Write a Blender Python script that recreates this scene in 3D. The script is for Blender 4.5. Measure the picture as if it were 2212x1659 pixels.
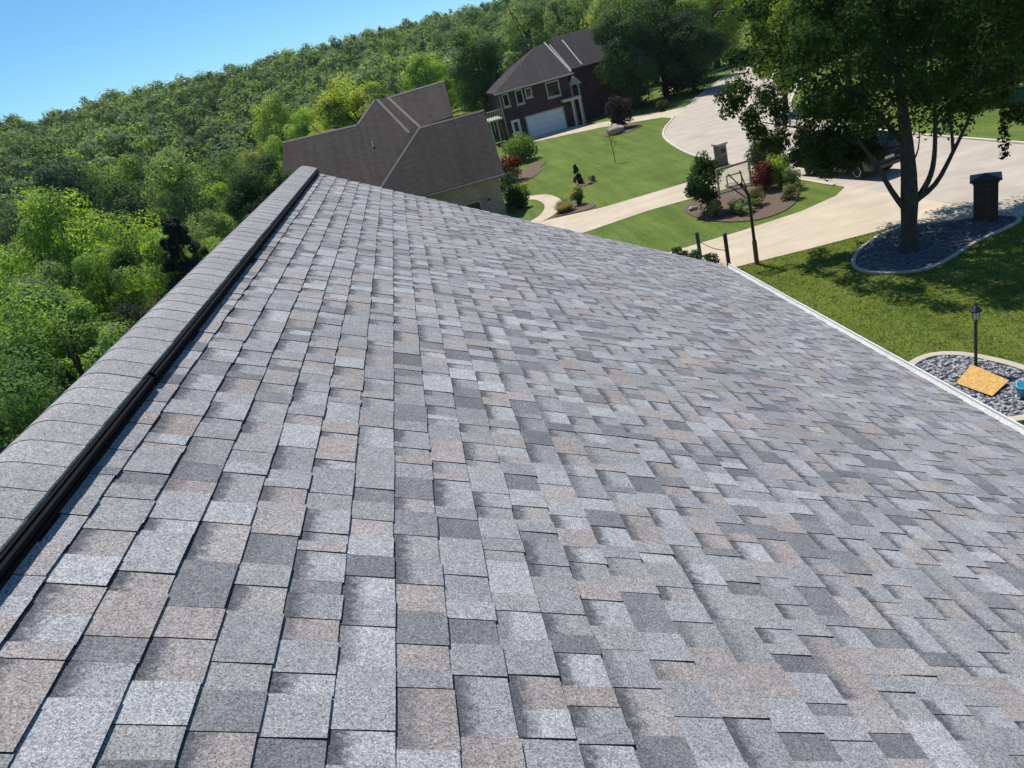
import bpy, bmesh, math, random
import numpy as np
from math import radians, sin, cos, tan, pi, sqrt, atan2
from mathutils import Matrix, Vector

# ------------------------------------------------------------------ camera, sky, sun, exposure
S = bpy.context.scene
for o in list(bpy.data.objects):
    bpy.data.objects.remove(o)
COL = S.collection
CAM = Vector((0.0, 0.0, 9.5))
FPX = 1640.0 / 2212.0
PITCH, ROLL, YAW = radians(23.3), radians(15.3), radians(-2.411)

def cam_axes():
    p, r = PITCH, ROLL
    fw = np.array([0, cos(p), -sin(p)]); rt = np.array([1.0, 0, 0]); up = np.array([0, sin(p), cos(p)])
    ix = cos(r) * rt - sin(r) * up
    iu = sin(r) * rt + cos(r) * up
    Rz = np.array([[cos(YAW), -sin(YAW), 0], [sin(YAW), cos(YAW), 0], [0, 0, 1]])
    return Rz @ ix, Rz @ iu, Rz @ fw
IX, IU, FW = cam_axes()
cd = bpy.data.cameras.new('camera')
cd.sensor_fit = 'HORIZONTAL'; cd.sensor_width = 36.0; cd.lens = 36.0 * FPX
cd.clip_start = 0.05; cd.clip_end = 5000
cam = bpy.data.objects.new('camera', cd); COL.objects.link(cam)
m = Matrix.Identity(4)
for i in range(3):
    m[i][0], m[i][1], m[i][2], m[i][3] = IX[i], IU[i], -FW[i], CAM[i]
cam.matrix_world = m
S.camera = cam

SUN_DIR = Vector((-0.12, 0.50, 0.86)).normalized()
W = bpy.data.worlds.new('World'); S.world = W; W.use_nodes = True
nt = W.node_tree; nt.nodes.clear()
sky = nt.nodes.new('ShaderNodeTexSky'); sky.sky_type = 'NISHITA'; sky.sun_disc = False
sky.sun_elevation = math.asin(SUN_DIR.z); sky.sun_rotation = atan2(SUN_DIR.x, SUN_DIR.y)
sky.altitude = 1500; sky.air_density = 1.0; sky.dust_density = 0.0; sky.ozone_density = 9.0
bg = nt.nodes.new('ShaderNodeBackground'); bg.inputs['Strength'].default_value = 0.115
wo = nt.nodes.new('ShaderNodeOutputWorld')
wt = nt.nodes.new('ShaderNodeMix'); wt.data_type = 'RGBA'; wt.blend_type = 'MULTIPLY'; wt.inputs[0].default_value = 1; wt.inputs[7].default_value = (.80, 1.04, 1.02, 1)   # camera white balance
nt.links.new(sky.outputs[0], wt.inputs[6]); nt.links.new(wt.outputs[2], bg.inputs[0]); nt.links.new(bg.outputs[0], wo.inputs[0])
sd = bpy.data.lights.new('sun', 'SUN'); sd.energy = 5.0; sd.angle = radians(0.5); sd.color = (1.0, 0.945, 0.85)
sun = bpy.data.objects.new('sun', sd); COL.objects.link(sun)
sun.rotation_euler = SUN_DIR.to_track_quat('Z', 'Y').to_euler(); sun.location = (0, 30, 60)
vs = S.view_settings
vs.view_transform = 'Standard'; vs.look = 'None'; vs.exposure = 0.0; vs.gamma = 1.0; vs.use_curve_mapping = False

random.seed(7)
RNG = np.random.default_rng(11)

# ------------------------------------------------------------------ mesh helpers
class MB:
    def __init__(s): s.v = []; s.f = []
    def add(s, vs_, fs):
        n = len(s.v); s.v += [tuple(p) for p in vs_]; s.f += [tuple(i + n for i in f) for f in fs]; return s
    def box(s, c, d, rz=0.0, R=None):
        pts = []
        for k in range(8):
            p = Vector(((k & 1) - .5, ((k >> 1) & 1) - .5, ((k >> 2) & 1) - .5))
            p = Vector((p.x * d[0], p.y * d[1], p.z * d[2]))
            if R is not None: p = R @ p
            elif rz: p = Matrix.Rotation(rz, 3, 'Z') @ p
            pts.append((p.x + c[0], p.y + c[1], p.z + c[2]))
        return s.add(pts, [(0, 2, 3, 1), (4, 5, 7, 6), (0, 1, 5, 4), (2, 6, 7, 3), (0, 4, 6, 2), (1, 3, 7, 5)])
    def b2(s, x0, x1, y0, y1, z0, z1):
        return s.box(((x0 + x1) / 2, (y0 + y1) / 2, (z0 + z1) / 2), (abs(x1 - x0), abs(y1 - y0), abs(z1 - z0)))
    def prism(s, poly, z0, z1):            # plan polygon raised from z0 to z1
        n = len(poly); a = [(p[0], p[1], z0) for p in poly] + [(p[0], p[1], z1) for p in poly]
        area = sum(poly[i][0] * poly[(i + 1) % n][1] - poly[(i + 1) % n][0] * poly[i][1] for i in range(n))
        up = tuple(range(n, 2 * n)); dn = tuple(reversed(range(n)))
        side = [(i, (i + 1) % n, n + (i + 1) % n, n + i) for i in range(n)]
        if area < 0:
            up = tuple(reversed(up)); dn = tuple(reversed(dn)); side = [tuple(reversed(q)) for q in side]
        return s.add(a, [up, dn] + side)
    def slab(s, poly3, t):                 # sloping polygon with thickness t below it
        n = len(poly3); a = list(poly3) + [(p[0], p[1], p[2] - t) for p in poly3]
        area = sum(poly3[i][0] * poly3[(i + 1) % n][1] - poly3[(i + 1) % n][0] * poly3[i][1] for i in range(n))
        up = tuple(range(n)); dn = tuple(reversed(range(n, 2 * n)))
        side = [(n + i, n + (i + 1) % n, (i + 1) % n, i) for i in range(n)]
        if area < 0:
            up = tuple(reversed(up)); dn = tuple(reversed(dn)); side = [tuple(reversed(q)) for q in side]
        return s.add(a, [up, dn] + side)
    def tube(s, path, rad, n=8, cap=True):
        path = [Vector(p) for p in path]; k = len(path)
        if not hasattr(rad, '__len__'): rad = [rad] * k
        base = len(s.v); prev = None
        for i, p in enumerate(path):
            t = (path[min(i + 1, k - 1)] - path[max(i - 1, 0)]).normalized()
            if prev is None:
                a = t.cross(Vector((0, 0, 1)) if abs(t.z) < .9 else Vector((1, 0, 0))).normalized()
            else:
                a = (prev - t * prev.dot(t)).normalized()
            prev = a; b = t.cross(a)
            for j in range(n):
                q = p + float(rad[i]) * (a * cos(2 * pi * j / n) + b * sin(2 * pi * j / n)); s.v.append(tuple(q))
        for i in range(k - 1):
            for j in range(n):
                s.f.append((base + i * n + j, base + i * n + (j + 1) % n, base + (i + 1) * n + (j + 1) % n, base + (i + 1) * n + j))
        if cap:
            s.f.append(tuple(reversed(range(base, base + n)))); s.f.append(tuple(range(base + (k - 1) * n, base + k * n)))
        return s
    def lathe(s, c, prof, n=16):           # prof: (r, z)
        base = len(s.v); k = len(prof)
        for r, z in prof:
            for j in range(n): s.v.append((c[0] + r * cos(2 * pi * j / n), c[1] + r * sin(2 * pi * j / n), c[2] + z))
        for i in range(k - 1):
            for j in range(n):
                s.f.append((base + i * n + j, base + i * n + (j + 1) % n, base + (i + 1) * n + (j + 1) % n, base + (i + 1) * n + j))
        s.f.append(tuple(reversed(range(base, base + n)))); s.f.append(tuple(range(base + (k - 1) * n, base + k * n)))
        return s
    def build(s, name, mat, parent=None, smooth=False, bevel=0.0, seg=2):
        me = bpy.data.meshes.new(name); me.from_pydata(s.v, [], s.f); me.update()
        if bevel:
            bm = bmesh.new(); bm.from_mesh(me)
            bmesh.ops.bevel(bm, geom=[e for e in bm.edges if len(e.link_faces) == 2 and e.calc_face_angle(0) > .5], offset=bevel, segments=seg, affect='EDGES')
            bm.to_mesh(me); bm.free()
        me.materials.append(mat)
        if smooth: me.polygons.foreach_set('use_smooth', [True] * len(me.polygons))
        o = bpy.data.objects.new(name, me); COL.objects.link(o)
        if parent: o.parent = parent
        return o

def tag(o, label=None, cat=None, group=None, kind=None):
    if label: o['label'] = label
    if cat: o['category'] = cat
    if group: o['group'] = group
    if kind: o['kind'] = kind
    return o
def thing(name, label, cat, loc=(0, 0, 0), rz=0.0, group=None):
    o = bpy.data.objects.new(name, None); COL.objects.link(o); o.empty_display_size = .3
    o.location = loc; o.rotation_euler = (0, 0, rz)
    return tag(o, label, cat, group)
def ss(a, b, x):
    t = np.clip((x - a) / (b - a), 0, 1); return t * t * (3 - 2 * t)

# ------------------------------------------------------------------ materials
def mat(name, col=(.5, .5, .5), rough=.7, metal=0.0, spec=.5):
    M = bpy.data.materials.new(name); M.use_nodes = True
    b = M.node_tree.nodes['Principled BSDF']
    b.inputs['Base Color'].default_value = (*col, 1); b.inputs['Roughness'].default_value = rough
    b.inputs['Metallic'].default_value = metal; b.inputs['Specular IOR Level'].default_value = spec
    return M
def N(M, t, **kw):
    n = M.node_tree.nodes.new(t)
    for k, v in kw.items(): setattr(n, k, v)
    return n
def L(M, a, b): M.node_tree.links.new(a, b)
def bsdf(M): return M.node_tree.nodes['Principled BSDF']
def pos(M, scale=(1, 1, 1), obj=False):
    g = N(M, 'ShaderNodeTexCoord') if obj else N(M, 'ShaderNodeNewGeometry')
    mp = N(M, 'ShaderNodeMapping'); mp.inputs['Scale'].default_value = scale
    L(M, g.outputs['Object' if obj else 'Position'], mp.inputs['Vector']); return mp.outputs[0]
def noise(M, vec, scale, detail=3, rough=.6):
    n = N(M, 'ShaderNodeTexNoise'); n.inputs['Scale'].default_value = scale; n.inputs['Detail'].default_value = detail
    n.inputs['Roughness'].default_value = rough; L(M, vec, n.inputs['Vector']); return n.outputs['Fac']
def ramp(M, fac, stops):
    r = N(M, 'ShaderNodeValToRGB'); e = r.color_ramp.elements
    while len(e) < len(stops): e.new(.5)
    for el, (p, c) in zip(e, stops):
        el.position = p; el.color = (*c, 1) if len(c) == 3 else c
    L(M, fac, r.inputs[0]); return r.outputs[0]
def mix(M, fac, a, b, mode='MIX'):
    x = N(M, 'ShaderNodeMix', data_type='RGBA', blend_type=mode)
    for s_, v in ((x.inputs[0], fac), (x.inputs[6], a), (x.inputs[7], b)):
        if hasattr(v, 'is_output') or isinstance(v, bpy.types.NodeSocket): L(M, v, s_)
        elif isinstance(v, (int, float)): s_.default_value = v
        else: s_.default_value = (*v, 1)
    return x.outputs[2]
def math_(M, op, a, b=None):
    x = N(M, 'ShaderNodeMath', operation=op)
    for i, v in enumerate((a, b)):
        if v is None: continue
        if isinstance(v, bpy.types.NodeSocket): L(M, v, x.inputs[i])
        else: x.inputs[i].default_value = v
    return x.outputs[0]
def bump(M, h, strength=.3, dist=.01):
    b = N(M, 'ShaderNodeBump'); b.inputs['Strength'].default_value = strength; b.inputs['Distance'].default_value = dist
    L(M, h, b.inputs['Height']); L(M, b.outputs[0], bsdf(M).inputs['Normal'])
def noisy(name, c1, c2, scale=8, rough=.8, bs=.3, bd=.01, fine=60, lo=.35, hi=.65, sc=(1, 1, 1), spec=.3):
    M = mat(name, c1, rough, spec=spec); v = pos(M, sc)
    a = ramp(M, noise(M, v, scale, 4), [(lo, c1), (hi, c2)])
    f = noise(M, v, fine, 3)
    col = mix(M, 1.0, a, ramp(M, f, [(.25, (.72, .72, .72)), (.75, (1.25, 1.25, 1.25))]), 'MULTIPLY')
    L(M, col, bsdf(M).inputs['Base Color']); bump(M, f, bs, bd)
    return M

def granule(M, col, v, amt=.58, s1=300.0, s2=110.0):
    g = noise(M, v, s1, 2, .7); g2 = noise(M, v, s2, 2, .6)
    vo = N(M, 'ShaderNodeTexVoronoi'); vo.inputs['Scale'].default_value = 330.0; L(M, v, vo.inputs['Vector'])
    sp = N(M, 'ShaderNodeSeparateColor'); L(M, vo.outputs['Color'], sp.inputs[0])
    f = ramp(M, sp.outputs[0], [(0.0, (1 - amt,) * 3), (.35, (.88, .88, .88)), (.7, (1.06, 1.06, 1.06)), (1.0, (1 + amt * .9,) * 3)])
    tint = ramp(M, sp.outputs[1], [(.0, (.92, .98, 1.10)), (.5, (1, 1, 1.01)), (1.0, (1.10, 1.01, .94))])
    f2 = ramp(M, g2, [(.3, (.84, .84, .84)), (.7, (1.16, 1.16, 1.16))])
    f3 = ramp(M, noise(M, v, 26.0, 4, .6), [(.3, (.87, .88, .90)), (.7, (1.12, 1.11, 1.10))])
    c = mix(M, 1.0, mix(M, 1.0, col, f, 'MULTIPLY'), tint, 'MULTIPLY')
    return mix(M, 1.0, mix(M, 1.0, c, f2, 'MULTIPLY'), f3, 'MULTIPLY'), g

def m_shingle():
    M = mat('shingle_granules', rough=.92, spec=.25)
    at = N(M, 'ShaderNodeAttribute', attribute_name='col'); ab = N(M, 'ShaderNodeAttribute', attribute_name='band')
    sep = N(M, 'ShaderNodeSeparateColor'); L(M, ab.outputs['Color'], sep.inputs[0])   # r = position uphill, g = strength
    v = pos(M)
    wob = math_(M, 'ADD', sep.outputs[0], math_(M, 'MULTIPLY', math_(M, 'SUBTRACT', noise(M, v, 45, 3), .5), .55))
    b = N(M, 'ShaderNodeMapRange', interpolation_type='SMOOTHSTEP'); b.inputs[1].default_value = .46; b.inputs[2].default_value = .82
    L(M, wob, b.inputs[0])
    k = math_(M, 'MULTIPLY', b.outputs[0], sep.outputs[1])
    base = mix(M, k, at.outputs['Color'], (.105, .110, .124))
    big = ramp(M, noise(M, v, 1.3, 3), [(.3, (.9, .9, .9)), (.7, (1.1, 1.1, 1.1))])
    base = mix(M, 1.0, base, big, 'MULTIPLY')
    col, g = granule(M, base, v)
    L(M, col, bsdf(M).inputs['Base Color']); bump(M, g, .35, .002)
    return M
def m_cap():
    M = mat('ridge_cap_granules', rough=.92, spec=.25); v = pos(M)
    at = N(M, 'ShaderNodeAttribute', attribute_name='col')
    col, g = granule(M, at.outputs['Color'], v, .55)
    L(M, col, bsdf(M).inputs['Base Color']); bump(M, g, .35, .002); return M
def m_leaf():
    M = mat('leaf', rough=.65, spec=.12)
    oi = N(M, 'ShaderNodeObjectInfo'); at = N(M, 'ShaderNodeAttribute', attribute_name='v')
    r = ramp(M, at.outputs['Fac'], [(0.0, (.55, .6, .6)), (.5, (1, 1, 1)), (1.0, (1.6, 1.45, 1.1))])
    col = mix(M, 1.0, oi.outputs['Color'], r, 'MULTIPLY')
    L(M, col, bsdf(M).inputs['Base Color'])
    tr = N(M, 'ShaderNodeBsdfTranslucent'); L(M, mix(M, 1.0, col, (2.1, 2.0, .8), 'MULTIPLY'), tr.inputs[0])
    mx = N(M, 'ShaderNodeMixShader'); mx.inputs[0].default_value = .40
    L(M, bsdf(M).outputs[0], mx.inputs[1]); L(M, tr.outputs[0], mx.inputs[2])
    L(M, mx.outputs[0], M.node_tree.nodes['Material Output'].inputs[0]); return M
def m_brick(name, c1, c2, mortar, sc=1.0, obj=True):
    M = mat(name, rough=.9, spec=.2)
    tc = N(M, 'ShaderNodeNewGeometry'); sp = N(M, 'ShaderNodeSeparateXYZ'); L(M, tc.outputs['Position'], sp.inputs[0])
    cb = N(M, 'ShaderNodeCombineXYZ'); L(M, math_(M, 'ADD', sp.outputs[0], sp.outputs[1]), cb.inputs[0]); L(M, sp.outputs[2], cb.inputs[1])
    b = N(M, 'ShaderNodeTexBrick'); L(M, cb.outputs[0], b.inputs['Vector'])
    b.inputs['Scale'].default_value = 1.0; b.inputs['Brick Width'].default_value = .215 * sc; b.inputs['Row Height'].default_value = .075 * sc
    b.inputs['Mortar Size'].default_value = .008 * sc; b.inputs['Mortar Smooth'].default_value = .3; b.inputs['Bias'].default_value = 0
    for i, c in enumerate((c1, c2, mortar)): b.inputs[1 + i].default_value = (*c, 1)
    f = ramp(M, noise(M, tc.outputs['Position'], 1.6, 4), [(.3, (.78, .78, .78)), (.7, (1.2, 1.2, 1.2))])
    L(M, mix(M, 1.0, b.outputs[0], f, 'MULTIPLY'), bsdf(M).inputs['Base Color'])
    inv = math_(M, 'SUBTRACT', 1.0, b.outputs['Fac']); bump(M, inv, .5, .008); return M
def m_oldroof(name, c1, c2, rows=.15):
    M = mat(name, rough=.95, spec=.15); v = pos(M)
    streak = ramp(M, noise(M, pos(M, (2.6, .12, .12)), 1.0, 4), [(.3, c1), (.7, c2)])
    sp = N(M, 'ShaderNodeSeparateXYZ'); L(M, v, sp.inputs[0])
    cb = N(M, 'ShaderNodeCombineXYZ'); L(M, sp.outputs[0], cb.inputs[0]); L(M, sp.outputs[2], cb.inputs[1])
    b = N(M, 'ShaderNodeTexBrick'); L(M, cb.outputs[0], b.inputs['Vector'])
    b.inputs['Scale'].default_value = 1; b.inputs['Brick Width'].default_value = .32; b.inputs['Row Height'].default_value = rows * .66
    b.inputs['Mortar Size'].default_value = .012; b.inputs['Mortar Smooth'].default_value = .6
    b.inputs[1].default_value = (.85, .85, .85, 1); b.inputs[2].default_value = (1.18, 1.16, 1.14, 1); b.inputs[3].default_value = (.7, .7, .7, 1)
    L(M, mix(M, 1.0, streak, b.outputs[0], 'MULTIPLY'), bsdf(M).inputs['Base Color'])
    bump(M, noise(M, v, 30, 3), .4, .01); return M
def m_ground():
    M = mat('lawn_ground', rough=.95, spec=.15); v = pos(M)
    a = ramp(M, noise(M, v, .35, 4), [(.3, (.098, .158, .028)), (.7, (.145, .200, .044))])
    b = ramp(M, noise(M, v, 7.0, 5, .75), [(.3, (.55, .58, .5)), (.5, (1, 1, 1)), (.72, (1.5, 1.42, 1.5))])
    g = mix(M, 1.0, a, b, 'MULTIPLY')
    st_ = ramp(M, noise(M, pos(M, (1.5, .10, 1)), 1.0, 3), [(.35, (.80, .84, .80)), (.65, (1.2, 1.16, 1.12))]); g = mix(M, 1.0, g, st_, 'MULTIPLY')
    dry = ramp(M, noise(M, v, .9, 3), [(.55, (0, 0, 0)), (.75, (.5, .5, .5))])
    g = mix(M, dry, g, (.16, .17, .05))
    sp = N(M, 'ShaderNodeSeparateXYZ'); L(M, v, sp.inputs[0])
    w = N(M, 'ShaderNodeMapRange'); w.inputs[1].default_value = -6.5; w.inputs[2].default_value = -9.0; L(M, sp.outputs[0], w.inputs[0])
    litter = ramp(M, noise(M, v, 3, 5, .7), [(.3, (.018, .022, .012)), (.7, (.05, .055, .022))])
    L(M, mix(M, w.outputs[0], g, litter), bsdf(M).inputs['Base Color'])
    bump(M, noise(M, v, 22, 4, .7), .8, .05); return M
def m_concrete(name, c1, c2):
    M = mat(name, rough=.9, spec=.2); v = pos(M)
    a = ramp(M, noise(M, v, .5, 5, .65), [(.3, c1), (.7, c2)])
    st = ramp(M, noise(M, pos(M, (.55, 1.1, 1)), 1.0, 5), [(.32, (.86, .86, .87)), (.68, (1.06, 1.06, 1.05))])
    f = ramp(M, noise(M, v, 40, 3), [(.3, (.92, .92, .92)), (.7, (1.08, 1.08, 1.08))])
    L(M, mix(M, 1.0, mix(M, 1.0, a, st, 'MULTIPLY'), f, 'MULTIPLY'), bsdf(M).inputs['Base Color'])
    bump(M, noise(M, v, 90, 2), .2, .003); return M
def m_acrylic():
    M = mat('clear_acrylic', (.8, .85, .85), .05); nt_ = M.node_tree
    tr = N(M, 'ShaderNodeBsdfTransparent'); tr.inputs[0].default_value = (.90, .91, .91, 1)
    gl = N(M, 'ShaderNodeBsdfGlossy'); gl.inputs['Roughness'].default_value = .03
    mx = N(M, 'ShaderNodeMixShader'); mx.inputs[0].default_value = .07
    L(M, tr.outputs[0], mx.inputs[1]); L(M, gl.outputs[0], mx.inputs[2]); L(M, mx.outputs[0], nt_.nodes['Material Output'].inputs[0]); return M
def m_osb():
    M = mat('strand_board', rough=.8, spec=.2)
    vo = N(M, 'ShaderNodeTexVoronoi'); vo.inputs['Scale'].default_value = 1.0
    L(M, pos(M, (26, 60, 26)), vo.inputs['Vector'])
    sp = N(M, 'ShaderNodeSeparateColor'); L(M, vo.outputs['Color'], sp.inputs[0])
    L(M, ramp(M, sp.outputs[0], [(0, (.42, .23, .06)), (.5, (.62, .37, .11)), (1, (.74, .50, .20))]), bsdf(M).inputs['Base Color']); return M

MT = {}
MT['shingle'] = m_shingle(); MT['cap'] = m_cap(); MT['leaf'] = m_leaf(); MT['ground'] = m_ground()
MT['deck'] = noisy('roof_felt', (.03, .03, .034), (.05, .05, .055), 5)
MT['plastic'] = mat('black_plastic', (.012, .013, .016), .45)
MT['ventblack'] = noisy('vent_plastic', (.006, .0065, .008), (.010, .010, .012), 12, .85, .1, .002, 60, spec=.12)
MT['nail'] = mat('galvanised_nail', (.35, .35, .37), .4, .8)
MT['white'] = noisy('white_metal', (.74, .74, .72), (.82, .82, .80), 4, .45, .02, .002)
MT['siding'] = noisy('beige_siding', (.52, .48, .40), (.58, .54, .46), 3, .7)
MT['cream'] = noisy('cream_trim', (.50, .46, .39), (.60, .56, .48), 3, .6, .05)
MT['glass'] = mat('dark_window_glass', (.012, .015, .02), .06, 0, .6)
MT['nroof'] = m_oldroof('brown_old_shingles', (.062, .053, .050), (.090, .076, .068))
MT['ncap'] = noisy('pale_brown_caps', (.20, .17, .15), (.27, .23, .20), 6, .95)
MT['broof'] = m_oldroof('grey_brown_shingles', (.052, .049, .052), (.072, .067, .068))
MT['flash'] = mat('pale_flashing', (.52, .48, .43), .5)
MT['tanbrick'] = m_brick('tan_brick', (.46, .335, .24), (.36, .265, .20), (.46, .41, .34))
MT['darkbrick'] = m_brick('dark_red_brick', (.085, .038, .036), (.055, .03, .033), (.14, .11, .11))
MT['pillarbrick'] = m_brick('pillar_brick', (.10, .045, .032), (.062, .032, .027), (.12, .10, .09))
MT['stoneblk'] = m_brick('stone_block', (.24, .20, .16), (.16, .14, .12), (.22, .20, .18), 1.8)
MT['drive'] = m_concrete('cream_concrete', (.55, .465, .345), (.64, .55, .42))
MT['road'] = m_concrete('pale_road', (.47, .41, .35), (.56, .49, .42))
MT['kerb'] = m_concrete('kerb_concrete', (.58, .54, .44), (.66, .61, .52))
MT['mulch'] = noisy('brown_mulch', (.13, .085, .062), (.22, .155, .12), 14, .95, .9, .04, 45)
MT['bark'] = noisy('bark', (.055, .042, .034), (.11, .09, .075), 6, .95, .8, .03, 40, sc=(3, 3, .6))
MT['slate'] = noisy('blue_slate', (.07, .075, .09), (.19, .195, .215), 9, .8)
MT['pebble'] = noisy('river_pebble', (.10, .11, .14), (.48, .47, .47), 13, .7, .1, .005, 60, .42, .58)
MT['edge'] = m_concrete('bed_edging', (.50, .43, .34), (.60, .54, .44))
MT['osb'] = m_osb()
MT['acrylic'] = m_acrylic()
MT['blue'] = mat('blue_plastic', (.05, .35, .52), .35)
MT['paint'] = mat('black_car_paint', (.006, .007, .009), .32, 0, .35); bsdf(MT['paint']).inputs['Coat Weight'].default_value = .2
MT['chrome'] = mat('brushed_chrome', (.55, .56, .58), .25, 1)
MT['tyre'] = noisy('tyre_rubber', (.012, .012, .012), (.02, .02, .02), 20, .85)
MT['lens'] = mat('red_lens', (.25, .01, .01), .2)
MT['plate'] = mat('plate_white', (.6, .6, .58), .5)
MT['wood'] = noisy('weathered_wood', (.34, .22, .18), (.48, .34, .28), 9, .8, .3, .005, 50, sc=(1, 6, 1))
MT['rust'] = noisy('brown_base', (.16, .07, .035), (.25, .11, .06), 12, .8)
MT['post'] = noisy('dark_post', (.03, .032, .032), (.055, .055, .05), 8, .7)
MT['lampglass'] = mat('lamp_glass', (.55, .56, .55), .25)
MT['boulder'] = noisy('pale_boulder', (.36, .30, .25), (.50, .44, .38), 3, .9, .5, .05, 20)
MT['hose'] = mat('tan_hose', (.35, .22, .13), .6)
MT['grass'] = MT['leaf']
MT['garage'] = noisy('white_door_paint', (.74, .75, .78), (.80, .81, .83), 2, .5, .02)

# ------------------------------------------------------------------ terrain, roads, beds (the setting)
def terr(x, y):
    return -9 * ss(-7, -26, x) * (1 - ss(90, 170, y)) + 17 * ss(130, 340, y - .35 * x) - 40 * ss(520, 1200, y - .35 * x)
gx = np.concatenate([np.linspace(-1800, -120, 22)[:-1], np.arange(-120, 80, 3.0), np.linspace(80, 1800, 22)])
gy = np.concatenate([np.linspace(-500, -30, 8)[:-1], np.arange(-30, 180, 4.0), np.linspace(180, 600, 40)[:-1], np.linspace(600, 3000, 16)])
XX, YY = np.meshgrid(gx, gy); ZZ = terr(XX, YY)
nx, ny = len(gx), len(gy)
vv = np.stack([XX, YY, ZZ], -1).reshape(-1, 3)
ff = [(j * nx + i, j * nx + i + 1, (j + 1) * nx + i + 1, (j + 1) * nx + i) for j in range(ny - 1) for i in range(nx - 1)]
g = MB(); g.v = [tuple(p) for p in vv]; g.f = ff
ground = tag(g.build('ground', MT['ground'], smooth=True), kind='structure')

def smooth_poly(p, n=4):
    out = []; k = len(p)
    for i in range(k):
        a, b, c, d = [np.array(p[(i + j - 1) % k], float) for j in range(4)]
        for t in np.arange(n) / n:
            out.append(tuple(.5 * ((2 * b) + (-a + c) * t + (2 * a - 5 * b + 4 * c - d) * t * t + (-a + 3 * b - 3 * c + d) * t ** 3)))
    return out
def smooth_line(p, n=5):
    q = [np.array(a, float) for a in p]; q = [2 * q[0] - q[1]] + q + [2 * q[-1] - q[-2]]; out = []
    for i in range(1, len(q) - 2):
        a, b, c, d = q[i - 1:i + 3]
        for t in np.arange(n) / n:
            out.append(tuple(.5 * ((2 * b) + (-a + c) * t + (2 * a - 5 * b + 4 * c - d) * t * t + (-a + 3 * b - 3 * c + d) * t ** 3)))
    out.append(tuple(q[-2])); return out
road_l = smooth_line([(19.6, 4), (19.5, 18), (19.5, 24), (19.1, 29), (18.6, 33), (18.2, 38), (18.0, 45), (18.0, 51.4), (19.3, 60), (20.9, 65), (22.9, 69), (25.6, 74), (34.3, 87.3), (39.3, 94), (55, 112)])
road_r = smooth_line([(26.4, 4), (26.3, 18), (26.3, 24), (26.3, 30), (26.2, 34), (26.0, 38), (26.0, 45), (26.6, 51), (28.6, 58), (30.6, 62), (33.0, 66), (36.0, 71), (43.5, 82), (48.5, 88.5), (63, 106)])
road_poly = road_l + road_r[::-1]
def ribbon(name, left, right, z0, z1, material):
    b = MB(); n = len(left)
    for i in range(n - 1):
        pass
    vs_ = [(p[0], p[1], z1) for p in left] + [(p[0], p[1], z1) for p in right] + [(p[0], p[1], z0) for p in left] + [(p[0], p[1], z0) for p in right]
    fs = []
    for i in range(n - 1):
        fs += [(i, n + i, n + i + 1, i + 1), (2 * n + i, i, i + 1, 2 * n + i + 1), (n + i, 3 * n + i, 3 * n + i + 1, n + i + 1)]
    fs += [(0, 2 * n, 3 * n, n), (n - 1, 2 * n - 1, 4 * n - 1, 3 * n - 1)]
    b.add(vs_, fs); return tag(b.build(name, material), kind='structure')
ribbon('road', road_l, road_r, -.2, .012, MT['road'])
def offset_line(line, d):
    out = []
    for i, p in enumerate(line):
        a = np.array(line[max(i - 1, 0)]); b = np.array(line[min(i + 1, len(line) - 1)]); t = (b - a) / np.linalg.norm(b - a)
        out.append((p[0] + t[1] * d, p[1] - t[0] * d))
    return out
def seg(line, y0, y1): return [p for p in line if y0 <= p[1] <= y1]
for (y0, y1) in ((4, 23.6), (33.2, 38.3), (44.2, 71.5), (76.5, 112)):
    s_ = seg(road_l, y0, y1)
    ribbon('kerb', offset_line(s_, -.16), offset_line(s_, .02), -.2, .07, MT['kerb'])
ribbon('kerb', offset_line(road_r, -.02), offset_line(road_r, .16), -.2, .09, MT['kerb'])
near_drive = [(4.4, 27.3), (9, 26.95), (10.8, 26.7), (13.4, 26.4), (16.5, 26.15), (18.1, 25.2), (19.46, 23.7), (19.1, 29), (18.62, 33.2), (17.6, 32.2), (15.5, 31.35), (12.5, 31.0), (9.4, 30.9), (4.4, 30.9)]
far_drive = [(5.2, 38.3), (7.4, 38.35), (11, 39.1), (13.5, 39.05), (17.0, 38.9), (18.2, 38.1), (18.0, 44.2), (17.0, 43.3), (14.9, 43.1), (9.4, 42.8), (6.4, 43.6), (5.2, 43.6)]
brick_drive = [(12.3, 86.0), (17.1, 86.0), (19.9, 82.0), (24.9, 76.9), (26.7, 75.7), (23.6, 70.4), (23.4, 72.9), (18.8, 78.0), (12.3, 81.6)]
for nm, p in (('driveway', near_drive), ('driveway', far_drive), ('driveway', brick_drive)):
    tag(MB().prism(p, -.1, .022).build(nm, MT['drive']), kind='structure')
pc = smooth_line([(5.0, 43.9), (6.0, 44.3), (6.9, 45.6), (7.5, 47.6), (7.55, 49.6), (7.1, 51.4), (5.6, 52.6)])
path_l, path_r = offset_line(pc, -.55), offset_line(pc, .55)
ribbon('footpath', path_l, path_r, -.1, .026, MT['drive'])
fs_ = smooth_line([(30.5, 93.4), (33.5, 96.3), (37.5, 100.2), (41.5, 103.2), (50, 109)])
ribbon('sidewalk', offset_line(fs_, -.7), offset_line(fs_, .7), -.1, .03, MT['road'])
bed_poly = smooth_poly([(12.7, 38.0), (12.1, 35.7), (12.6, 33.2), (13.8, 31.9), (15.4, 32.3), (16.8, 34.0), (17.6, 36.2), (17.3, 38.2), (15.0, 38.6)])
bed2_poly = smooth_poly([(6.6, 59.4), (7.9, 59.2), (9.3, 61.6), (9.6, 63.6), (10.5, 65.8), (9.9, 66.9), (8.6, 65.6), (7.5, 63.9), (6.8, 61.5)])
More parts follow.
